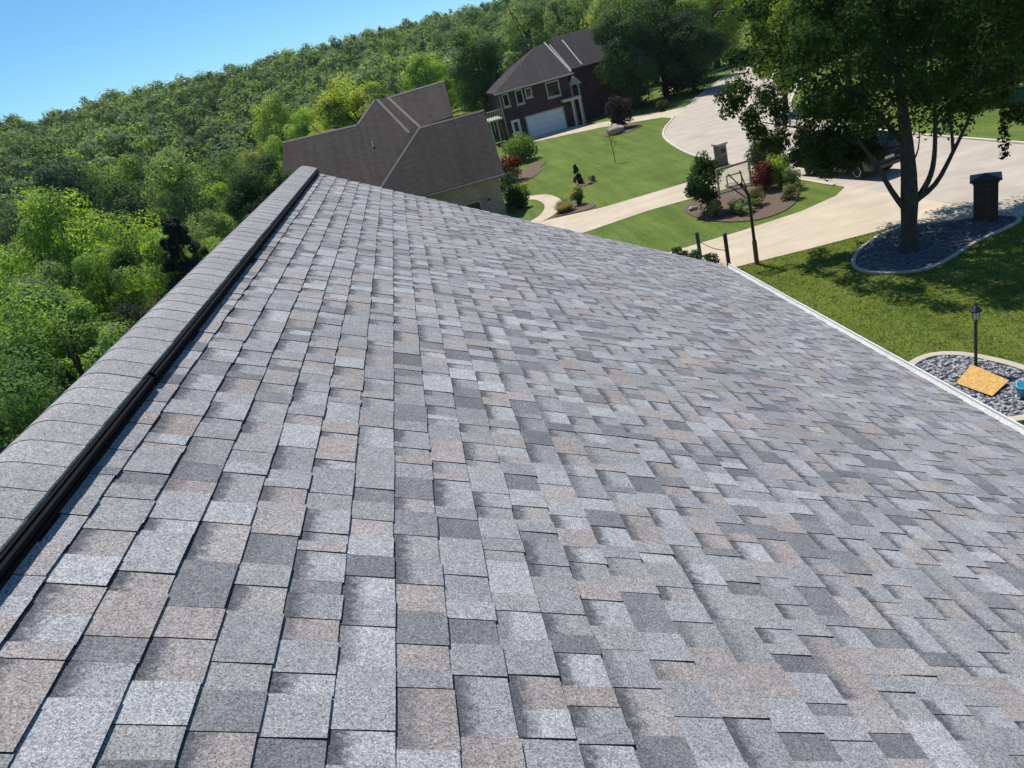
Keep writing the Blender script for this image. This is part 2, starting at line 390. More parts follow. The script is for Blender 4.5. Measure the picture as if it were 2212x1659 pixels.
bed3_poly = smooth_poly([(17.2, 71.0), (19.0, 69.6), (21.0, 71.5), (20.6, 74.2), (18.6, 74.6)])
bed4_poly = smooth_poly([(6.9, 44.0), (7.9, 43.4), (9.0, 43.4), (9.4, 44.4), (8.8, 45.6), (8.1, 46.3), (7.6, 45.6)])
bed5_poly = smooth_poly([(9.7, 51.3), (10.4, 50.6), (11.2, 50.8), (11.1, 51.8), (10.5, 52.3), (10.1, 52.7)])
for p in (bed_poly, bed2_poly, bed3_poly, bed4_poly, bed5_poly):
    tag(MB().prism(p, -.1, .045).build('mulch_bed', MT['mulch']), kind='structure')
stone_poly = smooth_poly([(13.35, 23.5), (13.5, 22.3), (14.7, 21.6), (17.0, 22.6), (18.9, 23.2), (19.2, 23.9), (18.0, 24.9), (16.4, 25.8), (14.6, 25.0)])
peb_poly = smooth_poly([(10.15, 15.7), (10.9, 16.15), (11.5, 15.8), (11.92, 14.8), (12.0, 13.9), (11.7, 13.0), (10.9, 12.75), (10.1, 13.1), (9.75, 14.3)])
def ring(poly, w):
    c = np.mean(poly, 0); b = MB(); n = len(poly)
    out = offset_closed(poly, -w)
    vs_ = [(p[0], p[1], .07) for p in poly] + [(p[0], p[1], .07) for p in out] + [(p[0], p[1], -.1) for p in poly] + [(p[0], p[1], -.1) for p in out]
    fs = []
    for i in range(n):
        j = (i + 1) % n
        fs += [(i, j, n + j, n + i), (2 * n + j, 2 * n + i, n * 0 + i, j), (n + i, n + j, 3 * n + j, 3 * n + i)]
    return b.add(vs_, fs)
def offset_closed(poly, d):
    n = len(poly); ar = sum(poly[i][0] * poly[(i + 1) % n][1] - poly[(i + 1) % n][0] * poly[i][1] for i in range(n))
    sg = 1 if ar > 0 else -1; out = []
    for i, p in enumerate(poly):
        a = np.array(poly[i - 1]); b = np.array(poly[(i + 1) % n]); t = (b - a) / (np.linalg.norm(b - a) + 1e-9)
        out.append((p[0] - sg * t[1] * d, p[1] + sg * t[0] * d))
    return out
for p, w in ((stone_poly, .13), (peb_poly, .2)):
    tag(MB().prism(p, -.1, .02).build('stone_bed', MT['slate']), kind='structure')
    tag(ring(p, w).build('bed_edging', MT['edge']), kind='structure')

def inpoly(px, py, poly):
    r = np.zeros(len(px), bool); n = len(poly)
    for i in range(n):
        x1, y1 = poly[i]; x2, y2 = poly[(i + 1) % n]
        if y1 == y2: continue
        c = ((y1 > py) != (y2 > py)) & (px < (x2 - x1) * (py - y1) / (y2 - y1) + x1); r ^= c
    return r

def arr_obj(name, V, F, material, parent=None, attrs=None, smooth=False):
    """V (n,3), F (m,k) numpy -> one mesh object"""
    me = bpy.data.meshes.new(name); k = F.shape[1]
    me.vertices.add(len(V)); me.vertices.foreach_set('co', np.ascontiguousarray(V, np.float32).ravel())
    me.loops.add(F.size); me.loops.foreach_set('vertex_index', np.ascontiguousarray(F, np.int32).ravel())
    me.polygons.add(len(F)); me.polygons.foreach_set('loop_start', np.arange(0, F.size, k, dtype=np.int32))
    me.update(calc_edges=True); me.validate()
    if attrs:
        for nm, a in attrs.items():
            at = me.attributes.new(nm, 'FLOAT', 'POINT'); at.data.foreach_set('value', np.ascontiguousarray(a, np.float32))
    me.materials.append(material)
    o = bpy.data.objects.new(name, me); COL.objects.link(o)
    if parent: o.parent = parent
    return o

def rocks(name, poly, n, s0, s1, z, material, flat=.6, parent=None):
    """many small stones in one heap"""
    P = np.array(poly); lo, hi = P.min(0), P.max(0)
    q = RNG.uniform(lo, hi, (n * 4, 2)); q = q[inpoly(q[:, 0], q[:, 1], poly)][:n]
    ico = bmesh.new(); bmesh.ops.create_icosphere(ico, subdivisions=1, radius=1)
    iv = np.array([v.co[:] for v in ico.verts]); jf = np.array([[v.index for v in f.verts] for f in ico.faces]); ico.free()
    Vs, Fs = [], []
    for k, (x, y) in enumerate(q):
        s = RNG.uniform(s0, s1); sc = np.array([s * RNG.uniform(.8, 1.4), s * RNG.uniform(.7, 1.1), s * flat])
        a = RNG.uniform(0, pi); R = np.array([[cos(a), -sin(a), 0], [sin(a), cos(a), 0], [0, 0, 1]])
        w = (iv * sc * RNG.uniform(.82, 1.18, (len(iv), 1))) @ R.T + [x, y, z + s * flat * .3]
        Vs.append(w); Fs.append(jf + k * len(iv))
    return arr_obj(name, np.concatenate(Vs), np.concatenate(Fs), material, parent)
tag(rocks('slate_chips', stone_poly, 700, .05, .13, .02, MT['slate'], .4), 'blue grey slate chips filling the bed round the maple trunk', 'stones', kind='stuff')
tag(rocks('pebbles', peb_poly, 1500, .03, .065, .02, MT['pebble'], .7), 'grey and white river pebbles filling the oval garden bed', 'pebbles', kind='stuff')

# ------------------------------------------------------------------ leaves and trees
def leaf_cloud(centres, radii, per, size, rng, tri=False, flat=.8, up=.4, shell=.45, droop=0.0, nz=.38, mid=None):
    C = np.repeat(np.asarray(centres, float), per, 0); R = np.repeat(np.asarray(radii, float), per)
    n = len(C)
    d = rng.normal(size=(n, 3)); d /= np.linalg.norm(d, axis=1)[:, None]
    r = R * (shell + (1 - shell) * rng.random(n) ** .6)
    P = C + d * r[:, None] * np.array([1, 1, flat])
    nm = d * .75 + np.array([0, 0, up]) + rng.normal(size=(n, 3)) * nz
    if mid is not None:
        od = P - np.asarray(mid); nm = nm + .7 * od / (np.linalg.norm(od, axis=1)[:, None] + 1e-6)
    nm /= np.linalg.norm(nm, axis=1)[:, None]
    t = rng.normal(size=(n, 3)); t[:, 2] -= droop; t -= nm * (t * nm).sum(1)[:, None]; t /= np.linalg.norm(t, axis=1)[:, None]
    b = np.cross(nm, t)
    s = (size * rng.uniform(.6, 1.35, n))[:, None]
    if tri:
        V = np.stack([P + t * s, P - t * s * .6 + b * s * .7, P - t * s * .6 - b * s * .7], 1).reshape(-1, 3)
        F = np.arange(n * 3).reshape(-1, 3); k = 3
    else:
        V = np.stack([P + t * s, P + b * s * .55 + nm * s * .12, P - t * s * .8, P - b * s * .55 + nm * s * .12], 1).reshape(-1, 3)
        F = np.arange(n * 4).reshape(-1, 4); k = 4
    base = np.repeat(rng.uniform(.15, .88, len(centres)), per)
    val = np.clip(base + rng.normal(size=n) * .18, 0, 1)
    return V, F, np.repeat(val, k)

def crown_centres(rng, kind, n):
    out, rad = [], []
    while len(out) < n:
        d = rng.normal(size=3); d /= np.linalg.norm(d)
        q = d * rng.uniform(.35, .92) ** .6
        if kind == 0:   c = np.array([q[0] * 2.7, q[1] * 2.7, 6.0 + q[2] * 3.2]); r = rng.uniform(.6, 1.15)
        elif kind == 1: c = np.array([q[0] * 2.5, q[1] * 2.5, 5.4 + q[2] * 3.7]); r = rng.uniform(.75, 1.25)
        elif kind == 2:
            z = rng.random() ** 1.2; w = (1 - z) ** .7 * 2.9 + .2; a = rng.uniform(0, 2 * pi); rr = w * rng.uniform(.4, 1) ** .6
            c = np.array([rr * cos(a), rr * sin(a), .7 + z * 8.6]); r = .22 + .34 * (1 - z)
        else:           c = np.array([q[0] * 2.5, q[1] * 2.5, 5.8 + q[2] * 3.6]); r = rng.uniform(.5, 1.0)
        if c[2] < .5: continue
        out.append(c); rad.append(r)
    return np.array(out), np.array(rad)

def trunk_mesh(rng, centres, H=10.0, r0=.22, conifer=False):
    b = MB(); top = (rng.uniform(-.2, .2), rng.uniform(-.2, .2), H * (.93 if conifer else .72))
    pts = [(0, 0, -.6), (0, 0, .05), (rng.uniform(-.1, .1), rng.uniform(-.1, .1), H * .25), (rng.uniform(-.2, .2), rng.uniform(-.2, .2), H * .5), top]
    b.tube(pts, [r0 * 1.35, r0 * 1.15, r0 * .85, r0 * .55, r0 * .18], 8)
    if not conifer:
        idx = rng.choice(len(centres), min(14, len(centres)), replace=False)
        for i in idx:
            c = centres[i]; z = min(H * rng.uniform(.2, .5), c[2] - .4)
            s0 = np.array([0, 0, max(z, 1.0)]); mid = s0 * .5 + c * .5 + np.array([0, 0, .25])
            b.tube([s0, mid, c], [r0 * .42, r0 * .27, r0 * .09], 5, cap=False)
    return b

PROTO = {}
for kind, (ncl, per, sz) in {0: (54, 470, .092), 1: (52, 540, .090), 2: (300, 170, .085), 3: (72, 300, .085)}.items():
    for var in range(2):
        rng = np.random.default_rng(100 * kind + var)
        c, r = crown_centres(rng, kind, ncl)
        V, F, val = leaf_cloud(c, r, per, sz, rng, up=.4 if kind != 3 else .2, droop=.8 if kind == 3 else 0, nz=.24, mid=(0, 0, 5.0), shell=.55)
        co = arr_obj('crown', V, F, MT['leaf'], None, {'v': val})
        to = trunk_mesh(rng, c, conifer=kind == 2).build('trunk', MT['bark'], None, True)
        PROTO[(kind, var)] = (co.data, to.data)
        bpy.data.objects.remove(co); bpy.data.objects.remove(to)
COLS = {'dark': (0.040, 0.080, 0.036), 'mid': (0.082, 0.154, 0.051), 'mid2': (0.120, 0.203, 0.061), 'bright': (0.185, 0.289, 0.066), 'yellow': (0.248, 0.315, 0.061),
        'yellow2': (0.275, 0.308, 0.101), 'pale': (0.172, 0.250, 0.111), 'pale2': (0.220, 0.292, 0.097), 'blue': (0.050, 0.091, 0.064), 'black': (.026, .038, .032),
        'red_old': (0.293, 0.036, 0.045), 'purple': (.040, .034, .038), 'juniper': (0.183, 0.243, 0.151), 'red': (.11, .022, .024), 'tan': (.26, .24, .14), 'olive': (0.156, 0.171, 0.081)}
TI = [0]
def tree(name, label, cat, x, y, h, rad, kind, col, group=None, var=None, drop=.06):
    TI[0] += 1; v = TI[0] % 2 if var is None else var
    z = float(terr(x, y)); t = thing(name, label, cat, (x, y, z), (TI[0] * 2.399) % 6.283, group)
    cm, tm = PROTO[(kind, v)]
    f = rad / 3.4
    for nm, me in (('trunk', tm), ('crown', cm)):
        o = bpy.data.objects.new(nm, me); COL.objects.link(o); o.parent = t; o.scale = (f, f, h / 9.8)
        if nm == 'crown':
            o.location.z = -drop * h; c = COLS[col]; j = random.uniform(.95, 1.15) * (1.18 if x < 8 else 1); o.color = (c[0] * j, c[1] * j, c[2] * j, 1)
    return t

NAMED = [
 (-29.4, 69.0, 23.0, 5.2, 0, 'blue', 'dark blue green tree against the sky at the left edge'),
 (-21.2, 58.3, 18.4, 4.4, 1, 'dark', 'dark round tree just right of the leftmost skyline tree'),
 (-34.3, 85.4, 21.6, 4.7, 0, 'bright', 'bright green tree behind the two dark trees at left'),
 (-16.6, 57.7, 15.2, 3.6, 3, 'pale', 'pale grey green loose tree in front of the wooded hill'),
 (-9.6, 49.1, 8.9, 3.0, 1, 'dark', 'dark green dense tree left of the brown roofed house'),
 (-15.7, 103.8, 16.9, 4.1, 3, 'pale2', 'tall pale tree rising in front of the far hillside'),
 (-4.2, 79.9, 11.7, 4.8, 0, 'yellow', 'large sunlit yellow green tree right behind the brown roof'),
 (-1.4, 70.0, 10.5, 2.6, 1, 'dark', 'dark tree set against the yellow green tree behind brown roof'),
 (10.2, 99.5, 14.3, 4.7, 1, 'mid', 'big full green tree left of the red brick house'),
 (4.2, 106.9, 12.6, 3.8, 0, 'bright', 'light green tree between the yellow tree and the big full tree'),
 (21.5, 123.1, 16.9, 5.7, 3, 'pale', 'tall feathery pale tree directly behind the brick house roof'),
 (25.9, 115.1, 16.2, 5.4, 3, 'pale', 'feathery pale tree behind the ridge of the brick house'),
 (28.5, 106.2, 14.0, 4.2, 3, 'pale2', 'pale tree between the brick house and the dark roadside trees'),
 (24.6, 85.0, 13.0, 4.4, 1, 'dark', 'dark tall tree hiding the right end of the brick house'),
 (29.3, 88.5, 12.7, 5.0, 1, 'dark', 'dark tree in the middle of the roadside clump'),
 (31.4, 85.4, 9.6, 4.6, 1, 'dark', 'lowest dark tree of the roadside clump, nearest the road'),
 (27.6, 56.7, 11.2, 3.0, 0, 'yellow', 'yellow green tree lit from behind beyond the maple'),
 (35.5, 97.0, 11.5, 4.6, 1, 'mid', 'broad tree behind the roadside clump where the road leaves'),
 (35.0, 109.0, 14.5, 6.0, 1, 'bright', 'light tree high behind the roadside clump'),
 (43.0, 107.0, 15.0, 6.5, 1, 'yellow', 'yellow green tree above the far end of the road'),
 (-9.9, 31.4, 8.0, 2.3, 2, 'black', 'almost black pointed conifer close to the roof ridge'),
 (-10.4, 36.6, 6.3, 1.7, 0, 'bright', 'rounded bright shrubby tree just right of the black conifer'),
 (-13.4, 26.6, 9.2, 2.8, 0, 'mid2', 'near leafy tree at left with sunlit leaf clumps'),
 (-16.5, 32.5, 11.9, 3.4, 1, 'mid', 'shaded tree at the left edge above the near leafy tree'),
 (-16.0, 43.1, 11.4, 3.0, 0, 'mid2', 'green tree above and left of the black conifer'),
 (-23.4, 53.1, 18.8, 4.1, 0, 'bright', 'light green tree at the left edge below the skyline tree'),
 (-14.3, 52.1, 8.8, 2.6, 3, 'pale', 'pale bushy tree in the middle of the valley wood'),
 (-8.8, 45.2, 5.7, 2.2, 1, 'dark', 'low dark tree beside the far end of the ridge'),
 (-11.2, 18.8, 7.6, 2.3, 1, 'mid', 'nearest shaded tree at the left edge beside the ridge'),
 (-10.5, 89.4, 10.7, 3.0, 0, 'bright', 'bright tree at the left shoulder of the yellow green tree'),
 (-18.0, 75.9, 14.3, 3.4, 1, 'mid', 'mid green tree above the dark tree left of the house'),
 (-27.9, 83.5, 19.8, 4.4, 0, 'mid2', 'mid green tree between the dark trees and the pale tree'),
 (-7.4, 71.6, 8.2, 2.1, 0, 'yellow2', 'small yellowish tree peeping over the brown roof edge'),
 (-11.0, 28.6, 6.3, 2.0, 1, 'purple', 'dark purplish shrubby tree below the black conifer'),
 (-19.8, 45.9, 14.1, 2.8, 0, 'bright', 'light tree above the shaded tree at the left edge'),
]
for (x, y, h, r, k, c, lb) in NAMED:
    tree('conifer_tree' if k == 2 else 'leafy_tree', lb, 'tree', x, y, h * (1.12 if x > 20 else 1), r, k, c, drop=.15 if x > 20 else .04)
# further trees of the wood that nothing tells apart
rr = random.Random(5); placed = [(t[0], t[1], t[3]) for t in NAMED]; nf = 0
for _ in range(4000):
    if nf >= 90: break
    y = rr.uniform(14, 100); x = rr.uniform(-58, -8.5)
    if x > -9.5 and y < 30: continue
    az = math.degrees(atan2(x, y))
    if az < -44 or az > -2.5: continue
    if y > 43 and y < 64 and x > -13: continue
    top = 8.4 - .05 * max(0, 60 - y) + rr.uniform(-2.5, .3)
    d = math.hypot(x, y); lim = 3.2 + .02 * d
    if any((x - a) ** 2 + (y - b) ** 2 < lim ** 2 for a, b, _r in placed): continue
    if d < 38: continue
    h = top - float(terr(x, y))
    if h < 4: continue
    placed.append((x, y, 2)); nf += 1
    tree('wood_tree', 'leafy tree crowded among others in the wood below the ridge', 'tree', x, y, h, max(1.8, h * .23), rr.choice([0, 0, 1, 3]), rr.choice(['mid', 'mid2', 'dark', 'dark', 'bright', 'bright', 'olive', 'pale', 'yellow2', 'blue']), 'unremarkable trees of the valley wood')
# trees across the road behind the maple
for i, (x, y, h, r, c, lb) in enumerate([
    (36, 34, 9, 4.0, 'bright', 'bright tree across the road, furthest right behind the maple'), (33.5, 43, 10, 4.2, 'dark', 'shaded tree across the road right of the maple trunk'),
    (38, 52, 12, 4.8, 'mid', 'tree across the road behind the middle of the maple crown'), (34.5, 60, 9, 3.6, 'mid', 'tree across the road where it starts to bend'),
    (45, 70, 12, 5, 'dark', 'tall tree across the road behind the bend'), (52, 110, 14, 6, 'bright', 'tree at the far end of the road'), (55, 84, 14, 5, 'mid', 'tree right of the far end of the road')]):
    tree('roadside_tree', lb, 'tree', x, y, h, r, i % 2, c)

# far wooded hillside: one mass
rng = np.random.default_rng(3); cc, cr = [], []
q = rng.uniform((-330, 105), (150, 440), (7000, 2)); ntree = 0
Vs, Fs, As = [], [], []
tmpl = []
for v in range(5):
    r_ = np.random.default_rng(50 + v); c, r = crown_centres(r_, [0, 1, 0, 1, 3][v], 16)
    tmpl.append(leaf_cloud(c, r * 1.45, 46, .34, r_, tri=True, up=.45, nz=.18, mid=(0, 0, 5.2), shell=.6))
off = 0; taken = np.zeros((0, 2))
for (x, y) in q:
    az = math.degrees(atan2(x, y))
    if az < -38 or az > 22: continue
    if y - .35 * x < 118 or (x > -3 and y < 135) or (x > 30 and y < 150): continue
    if y - .35 * x > 395: continue
    if len(taken) and ((taken - (x, y)) ** 2).sum(1).min() < 4.8 ** 2: continue
    taken = np.vstack([taken, (x, y)])
    V, F, a = tmpl[ntree % 5]; h = rng.uniform(9, 14.5); f = rng.uniform(.95, 1.35); an = rng.uniform(0, 6.28)
    R = np.array([[cos(an), -sin(an), 0], [sin(an), cos(an), 0], [0, 0, 1]])
    Vs.append((V * [f, f, h / 9.8]) @ R.T + [x, y, float(terr(x, y)) - 1.0]); Fs.append(F + off); off += len(V)
    As.append(np.clip(a * .6 + rng.uniform(-.3, .55), 0, 1)); ntree += 1
fw_ = arr_obj('far_woodland', np.concatenate(Vs), np.concatenate(Fs), MT['leaf'], None, {'v': np.concatenate(As)})
fw_.color = (.150, .230, .110, 1)
tag(fw_, 'dense green woodland covering the far hillside under the sky', 'woodland', kind='stuff')
# undergrowth on the slope below the ridge
q = RNG.uniform((-60, 8), (-8, 100), (2600, 2)); z = terr(q[:, 0], q[:, 1])
V, F, a = leaf_cloud(np.column_stack([q, z + .5]), RNG.uniform(.5, 1.3, len(q)), 26, .22, RNG, tri=True)
ug = arr_obj('undergrowth', V, F, MT['leaf'], None, {'v': a}); ug.color = (.045, .085, .03, 1)
tag(ug, 'low dark undergrowth covering the wooded slope', 'undergrowth', kind='stuff')

# lawn blades
def blades(name, x0, x1, y0, y1, n, h, col, label):
    q = RNG.uniform((x0, y0), (x1, y1), (n, 2)); ok = np.ones(n, bool)
    for p in (near_drive, far_drive, bed_poly, bed4_poly, bed5_poly, offset_closed(stone_poly, -.13), offset_closed(peb_poly, -.2), road_poly, path_l + path_r[::-1]): ok &= ~inpoly(q[:, 0], q[:, 1], p)
    q = q[ok]; n = len(q); a = RNG.uniform(0, 2 * pi, n); hh = h * RNG.uniform(.5, 1.3, n); w = h * RNG.uniform(.18, .34, n)
    lean = RNG.normal(size=(n, 2)) * .55 * hh[:, None]
    dx = np.stack([np.cos(a), np.sin(a)], 1) * w[:, None]
    Z0 = np.zeros(n)
    V = np.stack([np.column_stack([q + dx, Z0]), np.column_stack([q - dx, Z0]), np.column_stack([q + lean, hh])], 1).reshape(-1, 3)
    clump = .5 + .32 * np.sin(q[:, 0] * 5.1 + np.sin(q[:, 1] * 3.7) * 2) * np.sin(q[:, 1] * 4.3 + np.sin(q[:, 0] * 2.9) * 2)
    val = np.clip(clump + RNG.normal(size=n) * .22, 0, 1)
    o = arr_obj(name, V, np.arange(n * 3).reshape(-1, 3), MT['grass'], None, {'v': np.repeat(val, 3)}); o.color = (*col, 1)
    return tag(o, label, 'grass', kind='stuff')
blades('lawn_grass', 4.6, 19.3, 10.5, 26.9, 90000, .060, (.200, .218, .058), 'short mown grass of the near lawn around the maple')

# ------------------------------------------------------------------ the near house: roof under the camera
TH = radians(28); EXP = .143
RX, RZ = -1.395, 8.7387                       # ridge line (deck)
SD = np.array([cos(TH), 0, -sin(TH)]); NRM = np.array([sin(TH), 0, cos(TH)])
Y0, Y1 = -3.0, 10.12                        # roof ends
S_EAVE = 5.832
def rp(s, y, h): return np.array([RX, y, RZ]) + SD * s + NRM * h
house = thing('shingled_house', 'house under the camera with new grey patchwork shingle roof', 'house', (0, 0, 0))
dk = MB()
a, b = rp(0, 0, -.01), rp(S_EAVE - .02, 0, -.01); c = (2 * RX - b[0], 0, b[2])
dk.slab([(a[0], Y0, a[2]), (a[0], Y1 - .02, a[2]), (b[0], Y1 - .02, b[2]), (b[0], Y0, b[2])], .16)
dk.slab([(a[0], Y0, a[2]), (c[0], Y0, c[2]), (c[0], Y1 - .02, c[2]), (a[0], Y1 - .02, a[2])], .16)
roof = dk.build('roof', MT['deck'], house)

PAL = [((.395, .40, .413), 13), ((.335, .338, .35), 22), ((.285, .285, .297), 24), ((.325, .295, .28), 11), ((.345, .322, .312), 13), ((.205, .208, .22), 9), ((.30, .302, .30), 14), ((.165, .17, .182), 4), ((.34, .298, .283), 4)]
PW = np.array([p[1] for p in PAL], float); PW /= PW.sum()
pieces = []
prng = np.random.default_rng(21)
SK0 = .4087                                   # lower edge of course 0 along the slope
courses = []
k = -1
while True:
    sk = SK0 + k * EXP
    if sk > S_EAVE + .05: break
    courses.append((k, sk)); k += 1
for (k, sk) in courses:
    y = -1.2 - prng.uniform(0, .3); raised = prng.random() < .5; prev = -1
    while y < Y1:
        w = float(np.clip(prng.choice([prng.uniform(.045, .08), prng.uniform(.08, .125), prng.uniform(.12, .20)], p=[.28, .45, .27]), .045, .21))
        y2 = min(y + w, Y1)
        if Y1 - y2 < .04: y2 = Y1
        ci = int(prng.choice(len(PAL), p=PW))
        if ci == prev: ci = int(prng.choice(len(PAL), p=PW))
        prev = ci
        col = (.08 * np.array((.335, .333, .340)) + .92 * np.array(PAL[ci][0])) * prng.uniform(.94, 1.06) * 1.0
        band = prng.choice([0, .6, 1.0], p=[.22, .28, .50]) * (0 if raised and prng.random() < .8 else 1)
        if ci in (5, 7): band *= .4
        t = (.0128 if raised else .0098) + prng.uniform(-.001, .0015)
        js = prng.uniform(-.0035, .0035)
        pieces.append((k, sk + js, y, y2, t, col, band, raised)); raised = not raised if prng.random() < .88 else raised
        y = y2
def piece_geo(p):
    k, sk, y, y2, t, col, band, raised = p
    e = .0007; s0 = sk - EXP - .016; hu = .0016 if not raised else .0034
    top = [rp(s0, y + e, hu), rp(sk, y + e, t), rp(sk + (0.0015 if raised else 0), y2 - e, t), rp(s0, y2 - e, hu)]
    bot = [rp(sk, y + e, .0004), rp(sk, y2 - e, .0004), rp(s0, y + e, .0004), rp(s0, y2 - e, .0004)]
    V = np.array(top + top + bot)          # top face, then the cut asphalt edges on their own vertices
    F = [(0, 1, 2, 3), (5, 8, 9, 6), (4, 10, 8, 5), (7, 6, 9, 11)]
    u = [1.0, 0, 0, 1.0] + [0] * 8
    return V, F, u
def area_px(V):
    q = V[:4] - np.array(CAM); zc = q @ FW
    if zc.min() < .1: return 0
    x = (q @ IX) / zc * FPX; yy = (q @ IU) / zc * FPX
    if x.max() < -.52 or x.min() > .52 or yy.max() < -.39 or yy.min() > .39: return 0
    return abs(sum(x[i] * yy[(i + 1) % 4] - x[(i + 1) % 4] * yy[i] for i in range(4)))
geos = [piece_geo(p) for p in pieces]
order = np.argsort([-area_px(gm[0]) for gm in geos])
single = set(order[:300].tolist())
def put_attr(me, cols, bands):
    a1 = me.attributes.new('col', 'FLOAT_COLOR', 'POINT'); a1.data.foreach_set('color', np.array(cols, np.float32).ravel())
    a2 = me.attributes.new('band', 'FLOAT_COLOR', 'POINT'); a2.data.foreach_set('color', np.array(bands, np.float32).ravel())
AV, AF, AC, AB = [], [], [], []
for i, (V, F, u) in enumerate(geos):
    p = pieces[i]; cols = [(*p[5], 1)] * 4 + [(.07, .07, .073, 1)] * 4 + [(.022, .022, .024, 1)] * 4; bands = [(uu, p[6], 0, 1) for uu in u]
    if i in single:
        org = V[0]; me = bpy.data.meshes.new('shingle'); me.from_pydata([tuple(q_) for q_ in (V - org)], [], F); me.update()
        put_attr(me, cols, bands); me.materials.append(MT['shingle'])
        o = bpy.data.objects.new('shingle', me); COL.objects.link(o); o.location = org; o.parent = roof
    else:
        n = len(AV); AV += [tuple(q_) for q_ in V]; AF += [tuple(j + n for j in f) for f in F]; AC += cols; AB += bands
me = bpy.data.meshes.new('shingles'); me.from_pydata(AV, [], AF); me.update(); put_attr(me, AC, AB); me.materials.append(MT['shingle'])
o = bpy.data.objects.new('shingles', me); COL.objects.link(o); o.parent = roof; tag(o, kind='stuff')
# back slope shingles (courses as long strips, same stuff, mostly unseen)
bs_ = MB(); cols = []; bands = []
for (k, sk) in courses:
    y = Y0
    while y < Y1:
        y2 = min(y + prng.uniform(.15, .4), Y1); col = np.array(PAL[int(prng.choice(len(PAL), p=PW))][0])
        q_ = [rp(sk - EXP - .01, y, .002), rp(sk, y, .009), rp(sk, y2, .009), rp(sk - EXP - .01, y2, .002), rp(sk, y, 0), rp(sk, y2, 0)]
        q_ = [(2 * RX - a_[0], a_[1], a_[2]) for a_ in q_]
        bs_.add(q_, [(3, 2, 1, 0), (2, 5, 4, 1)]); cols += [(*col, 1)] * 6; bands += [(0, 0, 0, 1)] * 6; y = y2
o = bs_.build('back_shingles', MT['shingle'], roof); put_attr(o.data, cols, bands); tag(o, kind='stuff')

# ridge vent and ridge caps
CH = .18
def arch(x, lift): return RZ - tan(TH) * (sqrt(x * x + .04 ** 2) - .008) + lift / cos(TH)
ventb = MB(); VY0, VY1 = -1.2, Y1 - .05
xs_ = [-.158, -.12, -.06, 0, .06, .12, .158]
for sgn in (1, -1):
    for (yy0, yy1) in ((VY0, 2.9), (2.93, VY1)):
        # stepped louvre flank: two ribs with a groove between, and a foot flange
        for (h0, h1, w) in ((.000, .006, .226), (.006, .027, .192), (.027, .031, .178), (.031, .054, .186), (.054, .060, .172)):
            q_ = []
            for yv in (yy0, yy1):
                q_ += [rp(.10, yv, h0), rp(w, yv, h0), rp(w, yv, h1), rp(.10, yv, h1)]
            q_ = [(RX + sgn * (v_[0] - RX), v_[1], v_[2]) for v_ in q_]
            f_ = [(0, 4, 5, 1), (1, 5, 6, 2), (2, 6, 7, 3), (0, 1, 2, 3), (7, 6, 5, 4)]
            ventb.add(q_, f_ if sgn == 1 else [tuple(reversed(z_)) for z_ in f_])
vent = ventb.build('ridge_vent', MT['ventblack'], house)
nb = MB()
for i in range(48):
    c_ = rp(.208, -.9 + i * .23, .006); nb.lathe((c_[0], c_[1], c_[2] - .002), [(.0045, 0), (.0045, .004), (.002, .005)], 6)
nb.build('nail', MT['nail'], vent)
ncap = int((Y1 + 1.2) / EXP)
for i in range(ncap + 1):
    ya = Y1 + .015 - (i + 1) * EXP; yb = min(ya + .30, Y1 + .015)
    col = np.array((.335, .333, .330)) * prng.uniform(.92, 1.08); jx = prng.uniform(-.0015, .0015)
    V = []; xs2 = np.linspace(-CH * cos(TH) - .012, CH * cos(TH) + .012, 13)
    lo_, hi_ = .0630, .0672
    for (yv, lift) in ((ya, hi_), (yb, lo_)):
        for x_ in xs2: V.append((RX + x_ + jx, yv, arch(x_, lift)))
    for x_ in xs2: V.append((RX + x_ + jx, ya, arch(x_, hi_)))
    for x_ in xs2: V.append((RX + x_ + jx, ya, arch(x_, hi_ - .0045)))
    n = len(xs2); F = []
    for j in range(n - 1): F.append((j, j + 1, n + j + 1, n + j))
    for j in range(n - 1): F.append((3 * n + j, 3 * n + j + 1, 2 * n + j + 1, 2 * n + j))
    k0 = len(V)
    for jj in (0, n - 1):
        b_ = len(V); q_ = [V[jj], V[n + jj]]; V += q_ + [(v_[0], v_[1], v_[2] - .0062) for v_ in q_]
        F.append((b_, b_ + 1, b_ + 3, b_ + 2) if jj == 0 else (b_ + 1, b_, b_ + 2, b_ + 3))
    org = np.array(V[0]); me = bpy.data.meshes.new('ridge_cap'); me.from_pydata([tuple(np.array(q_) - org) for q_ in V], [], F); me.update()
    a1 = me.attributes.new('col', 'FLOAT_COLOR', 'POINT'); a1.data.foreach_set('color', np.array([(*col, 1)] * len(V), np.float32).ravel())
    me.materials.append(MT['cap']); me.polygons.foreach_set('use_smooth', [i_ < n - 1 for i_ in range(len(F))])
    o = bpy.data.objects.new('ridge_cap', me); COL.objects.link(o); o.location = org; o.parent = vent
